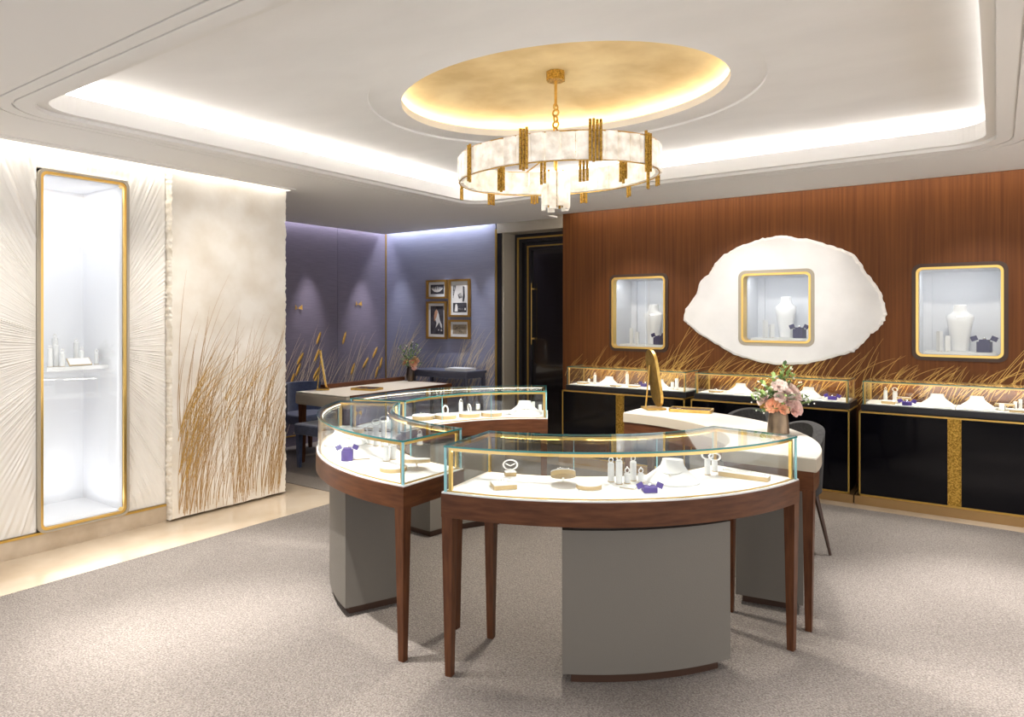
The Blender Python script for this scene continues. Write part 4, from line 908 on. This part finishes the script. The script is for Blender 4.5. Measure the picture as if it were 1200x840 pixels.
# ------------------------------------------------------------------ chandelier
ch = thing('chandelier', 'oval rock crystal chandelier with hammered gold rods under the gold dome', 'chandelier', (OC[0], OC[1], 2.2))
def cp(t, k=0., z=0.): return (OC[0]+(CA+k)*math.cos(t), OC[1]+(CBB+k)*math.sin(t), z)
CA, CBB, CZ0, CZ1 = .63, .48, 2.385, 2.535
MB().lathe([(.058, 2.985), (.058, 3.046), (.02, 3.05)], (OC[0], OC[1], 0), 8).build('canopy', 'hammered', ch, world=True)
MB().tube([(OC[0], OC[1], 2.99), (OC[0], OC[1], 2.83)], .009, 8).build('rod', 'brass', ch, world=True)
for k in range(6):
    MB().torus((OC[0], OC[1], 2.825-.036*k), .020, .0065, (RX(PI/2) if k % 2 else RX(PI/2) @ Matrix.Identity(4) if False else (RX(PI/2) if k % 2 else RZ(PI/2) @ RX(PI/2))), 12, 6).build('chain_link', 'brass', ch, world=True, smooth=True)
MB().lathe([(.012, 2.66), (.012, 2.34)], (OC[0], OC[1], 0), 8).build('stem', 'brass', ch, world=True)
MB().lathe([(.07, 2.535), (.075, 2.54), (.075, 2.60), (.07, 2.605)], (OC[0], OC[1], 0), 14).build('crown', 'crystal', ch, world=True)
for k in range(8):
    a = 2*PI*k/8+.2; x, y = OC[0]+.088*math.cos(a), OC[1]+.088*math.sin(a); B(x-.016, x+.016, y-.016, y+.016, 2.55, 2.62 if k % 2 else 2.595).build('crown_rod', 'hammered' if k % 2 else 'crystal', ch, world=True)
NP = 46
for k in range(NP):
    a = 2*PI*(k+.5)/NP; p = cp(a); tx, ty = -CA*math.sin(a), CBB*math.cos(a); ln = math.hypot(tx, ty)*2*PI/NP*.5; ang = math.atan2(ty, tx); rg = random.Random(k)
    M = Matrix.Translation((p[0], p[1], 0)) @ RZ(ang)
    MB().prism([(-ln*.95, -.014), (-ln*.7, -.02-rg.uniform(0, .006)), (ln*.7, -.02-rg.uniform(0, .006)), (ln*.95, -.014), (ln*.95, .014), (-ln*.95, .014)], CZ0+rg.uniform(-.003, .003), CZ1+rg.uniform(-.004, .004), M).build('crystal_panel', 'crystal', ch, world=True)
hoop = MB()
for z, kk in ((CZ0-.004, 0), (CZ1+.004, 0)): hoop.tube([cp(2*PI*i/64, kk+.012, z) for i in range(64)], .004, 5, True)
for i in range(4):
    a = PI/4+PI/2*i; hoop.tube([cp(a, 0, CZ1), (OC[0], OC[1], 2.56)], .005, 5)
hoop.build('hoop', 'brass', ch, world=True)
def rods(t, n, k, z0, z1, jag=.0):
    tx, ty = -CA*math.sin(t), CBB*math.cos(t); l_ = math.hypot(tx, ty); tx /= l_; ty /= l_; p = cp(t, k); m = MB()
    for i in range(n):
        o_ = (i-(n-1)/2)*.019; m.tube([(p[0]+tx*o_, p[1]+ty*o_, z0+random.uniform(0, jag)), (p[0]+tx*o_, p[1]+ty*o_, z1-random.uniform(0, jag))], .0085, 7)
    m.build('rod_cluster', 'hammered', ch, world=True)
def tdir(u):    # angle on the near half of the hoop that the given column of the photograph meets
    best = None
    for i in range(720):
        a = 2*PI*i/720; p = cp(a, .03); X = p[0]*math.cos(YAW)+p[1]*math.sin(YAW); Y = -p[0]*math.sin(YAW)+p[1]*math.cos(YAW)
        c = Vector((OC[0], OC[1])); yc = -c.x*math.sin(YAW)+c.y*math.cos(YAW)
        e = abs(600+FPX*X/Y-u)+(0 if Y < yc+.02 else 1000)
        if best is None or e < best[0]: best = (e, a)
    return best[1]
for (u, n_, z0, z1) in ((550, 2, 2.33, 2.555), (614, 3, 2.335, 2.575), (698, 4, 2.365, 2.60), (760, 3, 2.33, 2.56)): rods(tdir(u), n_, .030, z0, z1, .012)
for a, n_, z0, z1 in ((.6, 3, 2.33, 2.44), (1.15, 2, 2.31, 2.43), (1.7, 3, 2.31, 2.42), (2.25, 3, 2.32, 2.42), (2.8, 3, 2.30, 2.42), (3.4, 2, 2.30, 2.42)): rods(a, n_, .026, z0, z1, .01)
for a, n_, k, z0, z1 in ((tdir(575), 3, -.05, 2.255, 2.40), (tdir(632)-.0, 2, -.05, 2.27, 2.41), (tdir(688), 3, -.05, 2.275, 2.40), (tdir(740), 2, -.05, 2.27, 2.40), (.2, 2, -.05, 2.27, 2.40), (5.9, 2, -.05, 2.29, 2.41)): rods(a, n_, k, z0, z1, .012)
for k in range(10):
    a = 2*PI*k/10; r_ = .075; x, y = OC[0]+r_*math.cos(a), OC[1]+r_*math.sin(a); z0 = 2.19+(.02 if k % 2 else 0)+random.uniform(0, .012)
    MB().box(-.019, .019, -.012, .012, z0, 2.42, Matrix.Translation((x, y, 0)) @ RZ(a+PI/2)).build('crystal_drop', 'crystal', ch, world=True)
for k in range(5):
    a = 2*PI*k/5+.3; x, y = OC[0]+.045*math.cos(a), OC[1]+.045*math.sin(a); MB().tube([(x, y, 2.21), (x, y, 2.44)], .008, 7).build('gold_rod', 'hammered', ch, world=True)
for k in range(6):
    a = 2*PI*k/6+.3; point((OC[0]+.24*math.cos(a), OC[1]+.19*math.sin(a), 2.46), .4, .03, (1, .93, .84))
